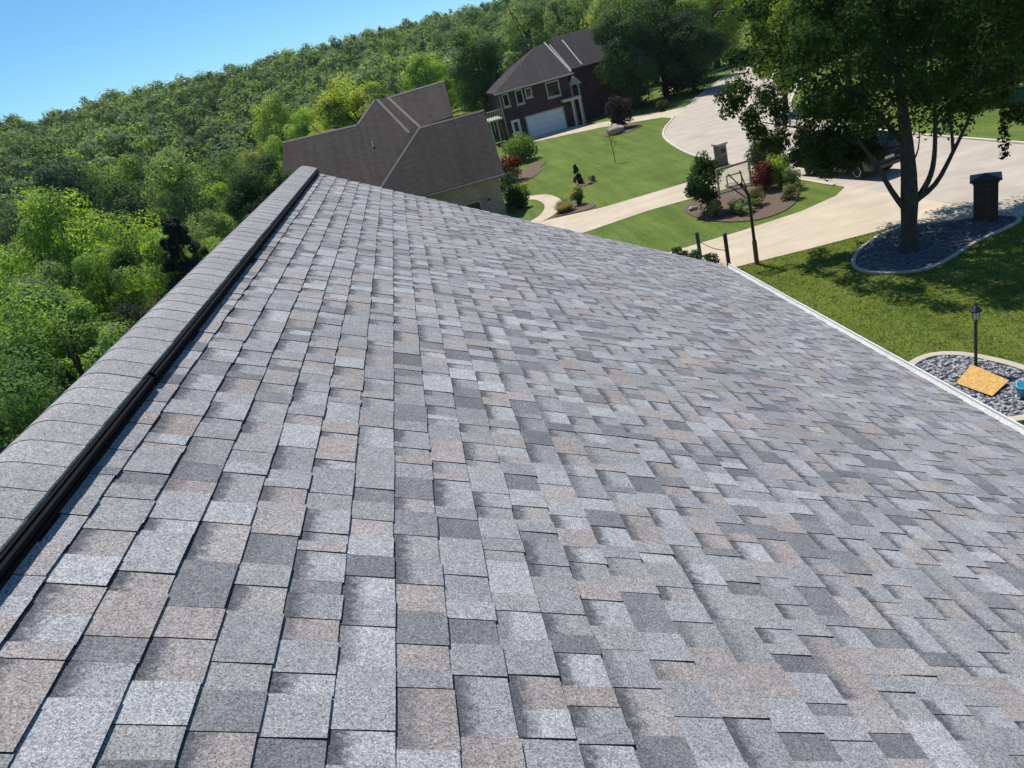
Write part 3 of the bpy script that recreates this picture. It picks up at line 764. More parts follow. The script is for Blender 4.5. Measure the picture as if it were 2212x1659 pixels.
# white drip edge, gutter, rake trim, soffit, walls
ex, ez = rp(S_EAVE, 0, 0)[0], rp(S_EAVE, 0, 0)[2]
d_ = MB(); d_.b2(ex - .02, ex + .012, Y0, Y1 + .02, ez - .10, ez - .004); d_.build('drip_edge', MT['white'], house)
gt = MB()
prof = [(.014, -.02), (.014, -.125), (.07, -.13), (.105, -.075), (.125, -.045), (.125, -.018), (.112, -.018), (.112, -.04), (.095, -.07), (.064, -.118), (.022, -.114), (.022, -.02)]
n = len(prof); gv = [(ex + x_, Y0, ez + z_) for x_, z_ in prof] + [(ex + x_, Y1 + .03, ez + z_) for x_, z_ in prof]
gt.add(gv, [(i, i + n, (i + 1) % n + n, (i + 1) % n) for i in range(n)] + [tuple(range(n)), tuple(reversed(range(n, 2 * n)))])
gt.build('gutter', MT['white'], house)
rk = MB()
for sgn in (1, -1):
    p0, p1 = rp(.0, 0, -.012), rp(S_EAVE, 0, -.012)
    q_ = [(p0[0], Y1 + .002, p0[2]), (p1[0], Y1 + .002, p1[2]), (p1[0], Y1 + .002, p1[2] - .2), (p0[0], Y1 + .002, p0[2] - .2)]
    q_ = [(RX + sgn * (v_[0] - RX), v_[1], v_[2]) for v_ in q_]; q_ += [(v_[0], Y1 + .025, v_[2]) for v_ in q_]
    f_ = [(0, 1, 2, 3), (7, 6, 5, 4), (0, 4, 5, 1), (1, 5, 6, 2), (2, 6, 7, 3), (3, 7, 4, 0)]
    rk.add(q_, f_)
rk.build('rake_board', MT['white'], house)
wl = MB(); xw = ex - .45; zt = ez - .02
gz = RZ - (xw * 0 + .0)
wl.add([(2 * RX - xw, Y0 + .3, -2), (xw, Y0 + .3, -2), (xw, Y0 + .3, zt), (RX, Y0 + .3, RZ - .3), (2 * RX - xw, Y0 + .3, zt),
        (2 * RX - xw, Y1 - .35, -2), (xw, Y1 - .35, -2), (xw, Y1 - .35, zt), (RX, Y1 - .35, RZ - .3), (2 * RX - xw, Y1 - .35, zt)],
       [(0, 1, 2, 3, 4), (9, 8, 7, 6, 5), (1, 6, 7, 2), (0, 4, 9, 5)])
wl.build('wall', MT['siding'], house)

# ------------------------------------------------------------------ neighbour house with brown roof
nh = thing('brown_roof_house', 'brown roofed house with tan brick wall just beyond the shingle roof', 'house', (-2, 52, 0))
O = np.array([-2, 52, 0.0])
def loc(p): return tuple(np.array(p, float) - O)
Gp, Hp, Ip, Kp = (.74, 52, 6.25), (5.12, 52, 6.25), (5.0, 47.95, 2.6), (-3.95, 47.9, 2.66)
Ap, A2, Nt, Bp, Cp, C2, Fp, G2 = (-8.35, 55.99, 7.44), (-8.77, 53.08, 5.42), (-6.25, 52.15, 5.20), (-3.16, 54.53, 7.31), (-1.63, 55.88, 8.47), (-1.31, 55.80, 8.45), (-.75, 55.92, 8.40), (.13, 51.91, 6.12)
Dp, Ep = (3.36, 56.1, 8.48), (3.1, 52.2, 6.36)
def rpart(nm, poly, m_, t=.14): return MB().slab([loc(p) for p in poly], t).build(nm, m_, nh)
rpart('roof', [Gp, Hp, Ip, Kp], MT['nroof'])
rpart('roof', [Ap, A2, Nt, Kp, Gp, G2, C2, Cp, Bp], MT['nroof'])
rpart('roof', [C2, G2, Gp, Fp], MT['nroof'])
rpart('roof', [Fp, Gp, Ep, Dp], MT['nroof'])
rpart('roof', [Ap, Bp, (-3.1, 60, 5.0), (-8.5, 60, 5.0)], MT['nroof'])
rpart('roof', [Cp, C2, Fp, Dp, (3.5, 60, 5.6), (-2.6, 60, 5.6), Bp], MT['nroof'])
rpart('roof', [Gp, Hp, (5.15, 55, 4.6), (1.2, 55, 4.6)], MT['nroof'])
def capline(p, q, inner, w=.16):
    p, q, c_ = Vector(p), Vector(q), Vector(inner); t = (q - p).normalized(); u_ = (c_ - p) - t * (c_ - p).dot(t); u_.normalize()
    n_ = t.cross(u_); n_ = n_ if n_.z > 0 else -n_
    a_ = [p + n_ * .022, q + n_ * .022, q + u_ * w + n_ * .018, p + u_ * w + n_ * .018]; a_ += [v_ - n_ * .03 for v_ in a_]
    return MB().add([loc(v_) for v_ in a_], [(0, 1, 2, 3), (7, 6, 5, 4), (0, 4, 5, 1), (1, 5, 6, 2), (2, 6, 7, 3), (3, 7, 4, 0)]).build('hip_cap', MT['ncap'], nh)
for p, q_, c_ in ((Gp, Kp, Ip), (Gp, Hp, Ip), (Fp, Gp, Dp), (C2, G2, Nt), (Fp, Dp, Ep), (Ap, Bp, A2), (Bp, Cp, Kp)): capline(p, q_, c_)
nw = MB()
nw.add([loc(p) for p in ((-3.4, 48.4, -.5), (4.6, 48.4, -.5), (4.6, 48.4, 2.75), (-3.4, 48.4, 2.75), (-3.4, 54, -.5), (4.6, 54, -.5), (4.6, 54, 4.6), (4.6, 52, 6.0), (-3.4, 54, 4.0))],
       [(0, 1, 2, 3), (1, 5, 6, 7, 2), (4, 0, 3, 8), (5, 4, 8, 6)])
nw.b2(-8.2 + 2, 3.0 + 2, 53.4 - 52, 59.6 - 52, -9, 5.0)
nw.add([loc(p) for p in ((3.0, 52.5, 5.0), (3.0, 59.5, 5.0), (3.0, 56.1, 8.2), (2.8, 52.5, 5.0), (2.8, 59.5, 5.0), (2.8, 56.1, 8.2))], [(0, 1, 2), (5, 4, 3)])
nw.build('wall', MT['tanbrick'], nh)
e_ = MB(); e_.b2(-4.0 + 2, 5.0 + 2, 47.80 - 52, 47.93 - 52, 2.44, 2.57); e_.build('gutter', MT['ncap'], nh)
e_ = MB()
for (x0_, x1_, yy_, z_) in ((4.92, 5.1, 0, 0),):
    p, q_ = loc(Hp), loc(Ip); e_.add([(p[0], p[1], p[2] - .14), (q_[0], q_[1], q_[2] - .14), (q_[0], q_[1], q_[2] - .34), (p[0], p[1], p[2] - .34), (p[0] - .05, p[1], p[2] - .14), (q_[0] - .05, q_[1], q_[2] - .14), (q_[0] - .05, q_[1], q_[2] - .34), (p[0] - .05, p[1], p[2] - .34)],
        [(0, 1, 2, 3), (7, 6, 5, 4), (2, 6, 7, 3), (0, 4, 5, 1), (1, 5, 6, 2), (0, 3, 7, 4)])
e_.build('rake_board', MT['ncap'], nh)
wn = MB().b2(2.15 + 2, 3.15 + 2, 48.34 - 52, 48.395 - 52, .1, 1.35).build('window', MT['cream'], nh)
MB().b2(2.22 + 2, 3.08 + 2, 48.32 - 52, 48.338 - 52, .16, 1.29).build('pane', MT['glass'], wn)
MB().lathe(loc((3.7, 48.33, 1.18)), [(.09, 0), (.09, .06), (.05, .12)], 10).build('wall_vent', MT['plastic'], nh)
MB().lathe(loc((-2.41, 52.26, 5.85)), [(.10, 0), (.055, .08), (.05, .32), (.05, .33)], 10).build('vent_pipe', MT['white'], nh)

# ------------------------------------------------------------------ brick house with garage
bh = thing('brick_house', 'dark red brick two storey house with white garage door', 'house', (14.3, 90, 0))
O = np.array([14.3, 90, 0.0])
def lb2(x0, x1, y0, y1, z0, z1): return (x0 - O[0], x1 - O[0], y0 - O[1], y1 - O[1], z0, z1)
w = MB(); w.b2(*lb2(10.4, 18.1, 86.0, 98, -.5, 5.35)); w.b2(*lb2(18.0, 26.0, 88.4, 98.2, -.5, 5.45)); w.build('wall', MT['darkbrick'], bh)
e0 = 5.35
def bro(poly): return MB().slab([loc(p) for p in poly], .16).build('roof', MT['broof'], bh)
bro([(9.95, 85.55, e0), (18.6, 85.55, e0), (17.5, 92.0, 8.75), (16.4, 92.0, 8.75)])
bro([(9.95, 85.55, e0), (16.4, 92.0, 8.75), (9.95, 98.45, e0)])
bro([(9.95, 98.45, e0), (16.4, 92.0, 8.75), (17.5, 92, 8.75), (18.6, 98.45, e0)])
bro([(18.6, 85.55, e0), (18.6, 98.45, e0), (17.5, 92.0, 8.75)])
bro([(17.9, 87.8, 5.6), (26.5, 87.8, 5.6), (23.0, 93.2, 9.15), (18.6, 93.2, 9.15)])
bro([(17.9, 98.6, 5.6), (18.6, 93.2, 9.15), (23.0, 93.2, 9.15), (26.5, 98.6, 5.6)])
bro([(26.5, 87.8, 5.6), (26.5, 98.6, 5.6), (23.0, 93.2, 9.15)])
bro([(17.9, 87.8, 5.6), (18.6, 93.2, 9.15), (17.9, 98.6, 5.6)])
for p, q_ in (((17.5, 92.0, 8.85), (18.5, 85.7, 5.45)), ((19.6, 92.2, 8.6), (20.3, 87.9, 5.75)), ((17.95, 91.6, 8.5), (18.9, 87.7, 5.6))):
    MB().tube([loc(p), loc(q_)], [.09, .09], 6).build('hip_flashing', MT['flash'], bh)
gb = MB(); gb.b2(*lb2(9.85, 18.7, 85.42, 85.54, 5.18, 5.33)); gb.build('gutter', MT['cream'], bh)
MB().b2(*lb2(10.36, 10.44, 85.90, 85.985, .2, 5.18)).build('downspout', MT['cream'], bh)
gd = MB().b2(*lb2(12.6, 16.95, 85.93, 85.99, 0, 2.28)).build('garage_door', MT['cream'], bh)
for r_ in range(4):
    for c_ in range(4):
        x0_ = 12.75 + c_ * 1.015; MB().b2(*lb2(x0_, x0_ + .985, 85.895, 85.928, .03 + r_ * .53, .535 + r_ * .53)).build('panel', MT['garage'], gd)
dr = MB().b2(*lb2(11.0, 11.95, 85.93, 85.99, 0.0, 2.25)).build('door', MT['white'], bh)
MB().b2(*lb2(11.25, 11.7, 85.905, 85.928, 1.0, 2.0)).build('pane', MT['glass'], dr)
for (x0_, x1_, z0_, z1_) in ((10.65, 11.4, 3.75, 5.1), (12.1, 12.95, 3.65, 5.1), (13.2, 13.95, 4.05, 5.05), (15.5, 17.0, 3.45, 5.05)):
    wf = MB()
    wf.b2(*lb2(x0_, x1_, 85.90, 85.99, z1_ - .12, z1_)); wf.b2(*lb2(x0_, x1_, 85.90, 85.99, z0_, z0_ + .12))
    wf.b2(*lb2(x0_, x0_ + .12, 85.903, 85.987, z0_ + .12, z1_ - .12)); wf.b2(*lb2(x1_ - .12, x1_, 85.903, 85.987, z0_ + .12, z1_ - .12))
    wo_ = wf.build('window', MT['cream'], bh)
    n_ = 2 if x1_ - x0_ > 1.2 else 1; ww = (x1_ - x0_ - .24) / n_
    for j in range(n_): MB().b2(*lb2(x0_ + .12 + j * ww + .02, x0_ + .12 + (j + 1) * ww - .02, 85.94, 85.97, z0_ + .12, z1_ - .12)).build('pane', MT['glass'], wo_)
    MB().b2(*lb2(x0_ - .06, x1_ + .06, 85.84, 85.985, z0_ - .12, z0_ - .002)).build('sill', MT['cream'], wo_)
MB().b2(*lb2(16.75, 18.75, 84.5, 85.97, 2.72, 2.98)).build('porch_roof', MT['cream'], bh)
for (x_, y_, h_) in ((17.75, 84.75, 2.72), (18.55, 84.75, 2.72), (18.5, 87.4, 4.0), (19.3, 87.4, 4.0)):
    MB().lathe(loc((x_, y_, 0)), [(.17, 0), (.17, .18), (.12, .22), (.105, h_ - .2), (.16, h_ - .12), (.16, h_)], 10).build('column', MT['cream'], bh)
pd = MB(); q_ = [loc(p) for p in ((18.15, 87.2, 4.0), (19.75, 87.2, 4.0), (18.95, 87.2, 4.95), (18.15, 88.38, 4.0), (19.75, 88.38, 4.0), (18.95, 88.38, 4.95))]
pd.add(q_, [(0, 1, 2), (5, 4, 3), (0, 3, 4, 1), (1, 4, 5, 2), (2, 5, 3, 0)]); pd.build('pediment', MT['cream'], bh)
sp_ = MB()
sp_.b2(*lb2(8.7, 10.38, 86.5, 91, 2.6, 2.75))
for x_ in (8.75, 9.5): sp_.b2(*lb2(x_, x_ + .14, 86.5, 86.64, -.3, 2.6))
for j in range(9): sp_.b2(*lb2(8.72 + j * .19, 8.78 + j * .19, 86.5, 86.56, 2.75, 3.6))
sp_.b2(*lb2(8.7, 10.38, 86.47, 86.6, 3.6, 3.7)); sp_.build('side_deck', MT['cream'], bh)
MB().lathe(loc((13.9, 89.0, 7.1)), [(.11, 0), (.06, .08), (.06, .35)], 8).build('vent_pipe', MT['white'], bh)

# ------------------------------------------------------------------ the maple in the near lawn
mp = thing('maple_tree', 'large dark backlit maple standing in the slate bed at right', 'tree', (15.2, 23.4, 0))
MO = np.array([15.2, 23.4, 0.0])
def ml(p): return tuple(np.array(p) - MO)
tb = MB()
tb.tube([ml(p) for p in ((15.2, 23.4, -.3), (15.2, 23.4, .05), (15.22, 23.4, .35), (15.26, 23.42, 1.0), (15.32, 23.45, 1.7), (15.4, 23.55, 2.6), (15.52, 23.8, 3.6), (15.65, 24.2, 5.0), (15.75, 24.7, 6.8), (15.7, 25.2, 8.6))],
        [.42, .35, .27, .245, .27, .24, .20, .15, .09, .03], 12)
trunk = tb.build('trunk', MT['bark'], mp, True)
limbs = [[(15.3, 23.42, 1.45), (15.85, 23.45, 2.0), (16.2, 23.5, 2.6), (16.45, 23.7, 3.6), (16.7, 24.1, 5.2), (16.8, 24.6, 7.0)],
         [(15.35, 23.42, 1.6), (16.2, 23.4, 2.05), (16.85, 23.4, 2.95), (17.6, 23.5, 4.1), (18.3, 23.9, 5.6)],
         [(16.85, 23.4, 2.95), (17.0, 23.7, 3.8), (17.2, 24.2, 5.2)],
         [(15.26, 23.42, 1.3), (14.75, 23.5, 2.2), (14.4, 23.8, 3.2), (13.9, 24.4, 4.4), (13.2, 25.4, 5.6)],
         [(15.5, 23.7, 3.4), (15.0, 24.6, 4.6), (14.4, 26.0, 5.8), (13.6, 27.4, 6.6)],
         [(15.6, 24.0, 4.4), (16.2, 25.4, 5.4), (17.2, 27.0, 6.4)],
         [(14.1, 24.1, 3.9), (13.1, 25.6, 4.5), (12.2, 27.0, 4.9)],
         [(15.4, 23.6, 2.7), (15.75, 23.55, 3.3), (15.85, 23.6, 4.2)]]
for k_, lm in enumerate(limbs):
    r0 = [.115, .10, .06, .11, .09, .08, .06, .04][k_]
    MB().tube([ml(p) for p in smooth_line(lm, 3)], list(np.linspace(r0, r0 * .25, (len(lm) - 1) * 3 + 1)), 8).build('limb', MT['bark'], mp, True)
rng = np.random.default_rng(77); mc, mr = [], []
while len(mc) < 430:
    d = rng.normal(size=3); d /= np.linalg.norm(d); q_ = d * rng.uniform(.25, 1.0) ** .5
    c_ = np.array([16.9 + q_[0] * 5.7, 25.4 + q_[1] * 4.6, 7.2 + q_[2] * 4.2])
    dist = math.hypot(c_[0] - 15.8, c_[1] - 24.8)
    low = 3.7 + .10 * dist + .45 * math.sin(c_[0] * 2.1 + c_[1])
    if c_[2] < low: continue
    if c_[1] < 23.0 and c_[2] < 4.8: continue
    mc.append(c_); mr.append(rng.uniform(.42, .85))
extra = [(12.2, 27.2, 4.4), (12.7, 26.6, 4.0), (13.2, 26.2, 3.7), (12.0, 27.6, 5.2), (11.6, 27.8, 5.6), (13.9, 25.6, 3.6), (12.5, 28.2, 4.6), (14.3, 25.0, 3.7), (11.4, 27.6, 6.4), (11.6, 27.2, 7.2), (13.0, 27.2, 4.6), (13.6, 26.8, 4.2), (11.9, 28.4, 6.0),
         (13.4, 25.4, 3.4), (13.8, 25.2, 3.1), (14.2, 25.3, 3.2), (14.6, 25.4, 3.2), (14.0, 25.7, 3.3), (13.5, 25.9, 3.5), (14.4, 25.9, 3.1), (14.8, 25.0, 3.5), (14.1, 24.8, 3.5), (15.0, 25.6, 3.4), (13.2, 25.0, 3.9), (13.0, 25.7, 4.4), (14.5, 26.6, 3.6), (13.6, 24.6, 4.2), (14.7, 24.6, 4.2),
         (18.9, 23.8, 3.6), (19.2, 24.2, 4.1), (18.4, 23.9, 4.3), (19.6, 24.8, 4.3), (20.2, 25.4, 4.6), (19.0, 25.2, 4.2), (17.9, 24.8, 4.3), (17.2, 24.6, 4.4)]
for e_ in extra:
    for j in range(2): mc.append(np.array(e_) + rng.normal(size=3) * .22); mr.append(.14 if e_[2] < 3.0 else .42)
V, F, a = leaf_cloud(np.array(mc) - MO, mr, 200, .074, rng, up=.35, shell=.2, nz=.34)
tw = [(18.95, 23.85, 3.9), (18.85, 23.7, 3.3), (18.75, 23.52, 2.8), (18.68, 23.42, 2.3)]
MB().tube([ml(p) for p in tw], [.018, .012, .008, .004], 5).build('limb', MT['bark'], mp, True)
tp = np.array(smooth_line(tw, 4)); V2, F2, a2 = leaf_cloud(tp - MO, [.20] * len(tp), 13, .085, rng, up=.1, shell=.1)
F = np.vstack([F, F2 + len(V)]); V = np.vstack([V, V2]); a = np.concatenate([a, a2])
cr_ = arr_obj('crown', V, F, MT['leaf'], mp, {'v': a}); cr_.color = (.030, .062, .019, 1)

# ------------------------------------------------------------------ shrubs and plants
def shrub(name, label, cat, x, y, h, r, col, n=26, per=70, leaf=.06, cone=False, stem=True, group=None, flat=.9):
    t = thing(name, label, cat, (x, y, 0), 0, group); rg = np.random.default_rng(int(abs(x * 37 + y * 91)))
    cs, rs = [], []
    for i in range(n):
        z_ = rg.random()
        if cone: w_ = r * (1 - z_) ** .8 + .04; a_ = rg.uniform(0, 6.28); q = (w_ * .7 * cos(a_), w_ * .7 * sin(a_), .1 * h + z_ * .85 * h); rad = max(.35 * w_, .05 * h)
        else:
            d = rg.normal(size=3); d /= np.linalg.norm(d); k_ = rg.uniform(.3, 1) ** .5 * .72
            q = (d[0] * r * k_, d[1] * r * k_, h * .46 + d[2] * h * .40 * k_ / .72); rad = .38 * min(r, h * .6)
        cs.append(q); rs.append(rad)
    V, F, a = leaf_cloud(cs, rs, per, leaf, rg, flat=flat)
    V[:, 2] = np.maximum(V[:, 2], .02)
    o = arr_obj('foliage', V, F, MT['leaf'], t, {'v': a}); o.color = (*COLS[col], 1)
    if stem:
        s_ = MB()
        for j in range(4):
            a_ = j * 1.57 + .4; s_.tube([(.03 * cos(a_), .03 * sin(a_), -.1), (.12 * r * cos(a_), .12 * r * sin(a_), h * .35), (.4 * r * cos(a_), .4 * r * sin(a_), h * .7)], [.03, .022, .008], 5)
        s_.build('stem', MT['bark'], t, True)
    return t
shrub('evergreen_shrub', 'tall dark upright evergreen shrub at the left of the garden bed', 'shrub', 12.85, 35.3, 3.2, .98, 'dark', 60, 90, .075)
shrub('evergreen_shrub', 'bushy dark green shrub near the kerb right of the stone mailbox', 'shrub', 17.45, 38.5, 2.8, 1.15, 'dark', 46, 90, .075)
shrub('green_shrub', 'fresh green shrub right of the red shrub', 'shrub', 17.0, 36.3, 1.9, .85, 'bright', 36, 80, .06)
shrub('red_shrub', 'dark red leaved shrub in the middle of the garden bed', 'shrub', 16.3, 36.4, 1.7, .85, 'red', 30, 80, .055)
shrub('juniper', 'pale grey green low spreading juniper at the front of the bed', 'shrub', 13.85, 33.7, .75, 1.0, 'juniper', 34, 80, .055)
shrub('small_shrub', 'small grey green plant at the left corner of the bed', 'shrub', 12.75, 34.2, .9, .5, 'olive', 16, 60, .05)
shrub('small_shrub', 'leafy plant behind the basketball pole in the bed', 'shrub', 14.75, 34.2, 1.0, .55, 'olive', 18, 60, .05)
shrub('small_shrub', 'low flowering plant at the right edge of the bed', 'shrub', 16.2, 33.6, .8, .6, 'olive', 18, 60, .05)
shrub('small_shrub', 'small shrub by the kerb right of the green shrub', 'shrub', 17.15, 35.3, 1.2, .55, 'juniper', 18, 60, .05)
shrub('round_bush', 'big round green bush in front of the brick house door', 'shrub', 9.3, 69.8, 2.7, 1.9, 'mid2', 44, 90, .11)
shrub('red_maple', 'small dark red maple by the corner of the brown roofed house', 'tree', 6.9, 60.5, 2.4, 1.1, 'red', 26, 70, .09)
shrub('purple_shrub', 'dark purple upright shrub on the lawn beside the brick house drive', 'shrub', 19.4, 73.0, 3.5, 1.45, 'purple', 40, 90, .11)
shrub('lawn_shrub', 'small round shrub near the kerb where the far drive meets the road', 'shrub', 25.0, 77.5, 1.2, .8, 'dark', 16, 60, .1)
shrub('lawn_conifer', 'tiny dark pointed conifer on the far lawn', 'tree', 10.2, 52.0, 1.35, .34, 'dark', 60, 60, .05, cone=True)
shrub('garden_shrub', 'dark knobbly shrub beside the tan grass by the far driveway', 'shrub', 8.6, 45.2, 1.3, .45, 'dark', 18, 60, .05)
shrub('yellow_shrub', 'pale yellow green shrub at the top of the curved path', 'shrub', 6.4, 53.6, .9, .9, 'yellow2', 20, 70, .06)
shrub('yellow_shrub', 'low yellow green plant behind the dark knobbly shrub', 'shrub', 9.0, 47.4, .8, .55, 'yellow2', 16, 60, .05)
shrub('flowering_plant', 'small white flowering clump right of the tiny conifer', 'plant', 11.0, 51.3, .5, .35, 'juniper', 10, 50, .05)
for i, (x, y, r_) in enumerate(((9.35, 29.75, .45), (9.65, 28.75, .4), (9.95, 27.75, .4))):
    shrub('low_shrub', ['low dark shrub behind the shorter post at the roof edge', 'low dark shrub midway between the two posts', 'low dark shrub left of the taller post at the roof edge'][i], 'shrub', x, y, .55, r_, 'dark', 12, 60, .045)
# shaded shrubs by the right wall of the brown roofed house
for i, (x, y, h_, r_) in enumerate(((5.6, 49.2, 1.3, .8), (5.6, 51.5, 1.5, .9), (5.9, 56.0, 1.6, 1.1))):
    shrub('foundation_shrub', ['shaded shrub at the near corner of the tan brick wall', 'shaded shrub midway along the brown roofed house', 'shaded shrub at the far corner of the brown roofed house'][i], 'shrub', x, y, h_, r_, 'dark', 24, 70, .07)
og = thing('ornamental_grass', 'tan mounded ornamental grass at the bend of the path', 'plant', (7.6, 44.5, 0))
n = 2600; a_ = RNG.uniform(0, 6.28, n); r_ = .25 * np.sqrt(RNG.random(n)); tip = RNG.uniform(.2, .8, n); hz = RNG.uniform(.4, .85, n) * (1.1 - .5 * tip)
P0 = np.column_stack([r_ * np.cos(a_), r_ * np.sin(a_), np.zeros(n)]); P1 = np.column_stack([tip * np.cos(a_), tip * np.sin(a_), hz])
dx = np.column_stack([-np.sin(a_), np.cos(a_), np.zeros(n)]) * .012
V = np.stack([P0 + dx, P0 - dx, P1], 1).reshape(-1, 3)
o = arr_obj('blades', V, np.arange(3 * n).reshape(-1, 3), MT['leaf'], og, {'v': np.repeat(RNG.random(n), 3)}); o.color = (*COLS['tan'], 1)
sp = thing('sapling', 'thin young sapling with sparse twigs on the far lawn', 'tree', (13.95, 56.0, 0))
s_ = MB(); s_.tube([(0, 0, -.2), (.02, 0, .8), (-.05, 0, 1.6), (-.08, .02, 2.3)], [.035, .03, .02, .006], 6)
for j in range(9):
    a_ = j * 2.4; z_ = 1.0 + j * .13; s_.tube([(0, 0, z_), (.25 * cos(a_), .25 * sin(a_), z_ + .3), (.4 * cos(a_), .4 * sin(a_), z_ + .55)], [.012, .008, .004], 5)
s_.build('trunk', MT['bark'], sp, True)
rg = np.random.default_rng(9); V, F, a = leaf_cloud([(.3 * cos(j * 2.4), .3 * sin(j * 2.4), 1.4 + .1 * j) for j in range(9)], [.25] * 9, 16, .05, rg)
o = arr_obj('leaves', V, F, MT['leaf'], sp, {'v': a}); o.color = (.17, .10, .05, 1)

def boulder(name, label, x, y, r, h, seed, z=0.0):
    bm = bmesh.new(); bmesh.ops.create_icosphere(bm, subdivisions=3, radius=1); rg = np.random.default_rng(seed)
    ph = rg.uniform(0, 6, 6)
    for v in bm.verts:
        c_ = v.co; k_ = 1 + .14 * sin(3 * c_.x + ph[0]) + .12 * sin(4 * c_.y + ph[1]) + .1 * sin(5 * c_.z + ph[2]) + .05 * sin(9 * c_.x + 7 * c_.y + ph[3])
        v.co = Vector((c_.x * r * k_, c_.y * r * .8 * k_, c_.z * h * k_))
    me = bpy.data.meshes.new(name); bm.to_mesh(me); bm.free(); me.materials.append(MT['boulder'])
    o = bpy.data.objects.new(name, me); COL.objects.link(o); o.location = (x, y, z + h * .55); return tag(o, label, 'rock')
boulder('boulder', 'pale pinkish boulder in front of the purple shrub', 18.3, 70.7, .75, .55, 1, .04)
for i, (x, y, r_, lb) in enumerate(((10.7, 50.7, .16, 'small white rock nearest the flowering clump'), (9.8, 51.0, .17, 'small pale rock left of the tiny conifer'), (8.2, 46.3, .2, 'pale rock at the back of the tan grass bed'), (12.55, 36.6, .2, 'white rock at the left foot of the tall evergreen shrub'), (14.2, 34.9, .17, 'white rock behind the pale juniper'))):
    boulder('rock', lb, x, y, r_, r_ * .7, 20 + i, .04)

# ------------------------------------------------------------------ small built things
def lamp_post(name, label, x, y, h, rp_, base=True):
    t = thing(name, label, 'lamp', (x, y, 0))
    MB().lathe((0, 0, 0), [(rp_ * 1.9, 0), (rp_ * 1.9, .05), (rp_ * 1.15, .12), (rp_, .2), (rp_, h - .42), (rp_ * 1.5, h - .40), (rp_ * 1.5, h - .37)], 12).build('pole', MT['plastic'], t, True)
    if base: MB().lathe((0, 0, .0), [(rp_ * 2.3, -.05), (rp_ * 2.3, .03), (rp_ * 2.0, .36), (rp_ * 1.2, .40)], 12).build('base', MT['rust'], t, True)
    hd = MB().lathe((0, 0, h - .37), [(.055, 0), (.085, .20), (.085, .21)], 6).build('lamp_glass', MT['lampglass'], t)
    MB().lathe((0, 0, h - .16), [(.135, 0), (.13, .025), (.055, .10), (.02, .13), (.012, .16)], 8).build('lamp_cap', MT['plastic'], t)
    for j in range(6):
        a_ = j * pi / 3; MB().tube([(.058 * cos(a_), .058 * sin(a_), h - .37), (.09 * cos(a_), .09 * sin(a_), h - .16)], .008, 4).build('lamp_rib', MT['plastic'], t)
    return t
lamp_post('garden_lamp', 'slim black garden lamp rising from the pebble bed', 11.34, 15.05, 1.68, .035, False)
# basketball hoop at the edge of the near driveway
hp = thing('basketball_hoop', 'basketball hoop on a black pole with clear backboard beside the driveway', 'basketball hoop', (11.17, 26.45, 0))
MB().lathe((0, 0, 0), [(.085, -.1), (.085, .9), (.075, .92)], 12).build('pole_pad', MT['rust'], hp, True)
MB().tube([(0, 0, .9), (0, 0, 2.55), (-.05, .02, 2.75), (-.12, .30, 3.05)], [.06, .055, .055, .05], 10).build('pole', MT['plastic'], hp, True)
BX0, BX1, BZ0, BZ1, BY = -.86, .44, 2.78, 3.72, .62
for (x0_, x1_, z0_, z1_) in ((BX0, BX1, BZ1 - .06, BZ1), (BX0, BX1, BZ0, BZ0 + .06), (BX0, BX0 + .06, BZ0 + .06, BZ1 - .06), (BX1 - .06, BX1, BZ0 + .06, BZ1 - .06)):
    MB().b2(x0_, x1_, BY - .03, BY + .03, z0_, z1_).build('board_frame', MT['wood'], hp)
bb = MB().b2(BX0 + .06, BX1 - .06, BY - .006, BY + .006, BZ0 + .06, BZ1 - .06).build('backboard', MT['acrylic'], hp)
cx = (BX0 + BX1) / 2
for (x0_, x1_, z0_, z1_) in ((cx - .30, cx + .30, BZ0 + .56, BZ0 + .61), (cx - .30, cx + .30, BZ0 + .14, BZ0 + .19), (cx - .30, cx - .25, BZ0 + .19, BZ0 + .56), (cx + .25, cx + .30, BZ0 + .19, BZ0 + .56)):
    MB().b2(x0_, x1_, BY - .012, BY - .0065, z0_, z1_).build('target_line', MT['edge'], bb)
for sx_ in (-.16, .16):
    MB().tube([(sx_ * .3, .04, 2.5), (cx + sx_ * 1.4, BY - .03, BZ0 + .2)], .022, 6).build('arm', MT['plastic'], hp)
    MB().tube([(sx_ * .3 - .06, .1, 2.85), (cx + sx_ * 1.4, BY - .03, BZ0 + .66)], .022, 6).build('arm', MT['plastic'], hp)
rc = (cx, BY + .34, BZ0 + .16)
MB().tube([(rc[0] + .228 * cos(a_), rc[1] + .228 * sin(a_), rc[2]) for a_ in np.linspace(0, 2 * pi, 25)], .010, 6, False).build('rim', MT['lens'], hp, True)
MB().b2(cx - .07, cx + .07, BY + .031, BY + .13, BZ0 + .13, BZ0 + .17).build('rim_bracket', MT['lens'], hp)
nb_ = MB()
for j in range(12):
    a_ = j * pi / 6
    for da in (.26, -.26): nb_.tube([(rc[0] + .225 * cos(a_), rc[1] + .225 * sin(a_), rc[2]), (rc[0] + .16 * cos(a_ + da), rc[1] + .16 * sin(a_ + da), rc[2] - .2), (rc[0] + .12 * cos(a_ + 2 * da), rc[1] + .12 * sin(a_ + 2 * da), rc[2] - .42)], .006, 4, False)
nb_.build('net', MT['white'], hp)
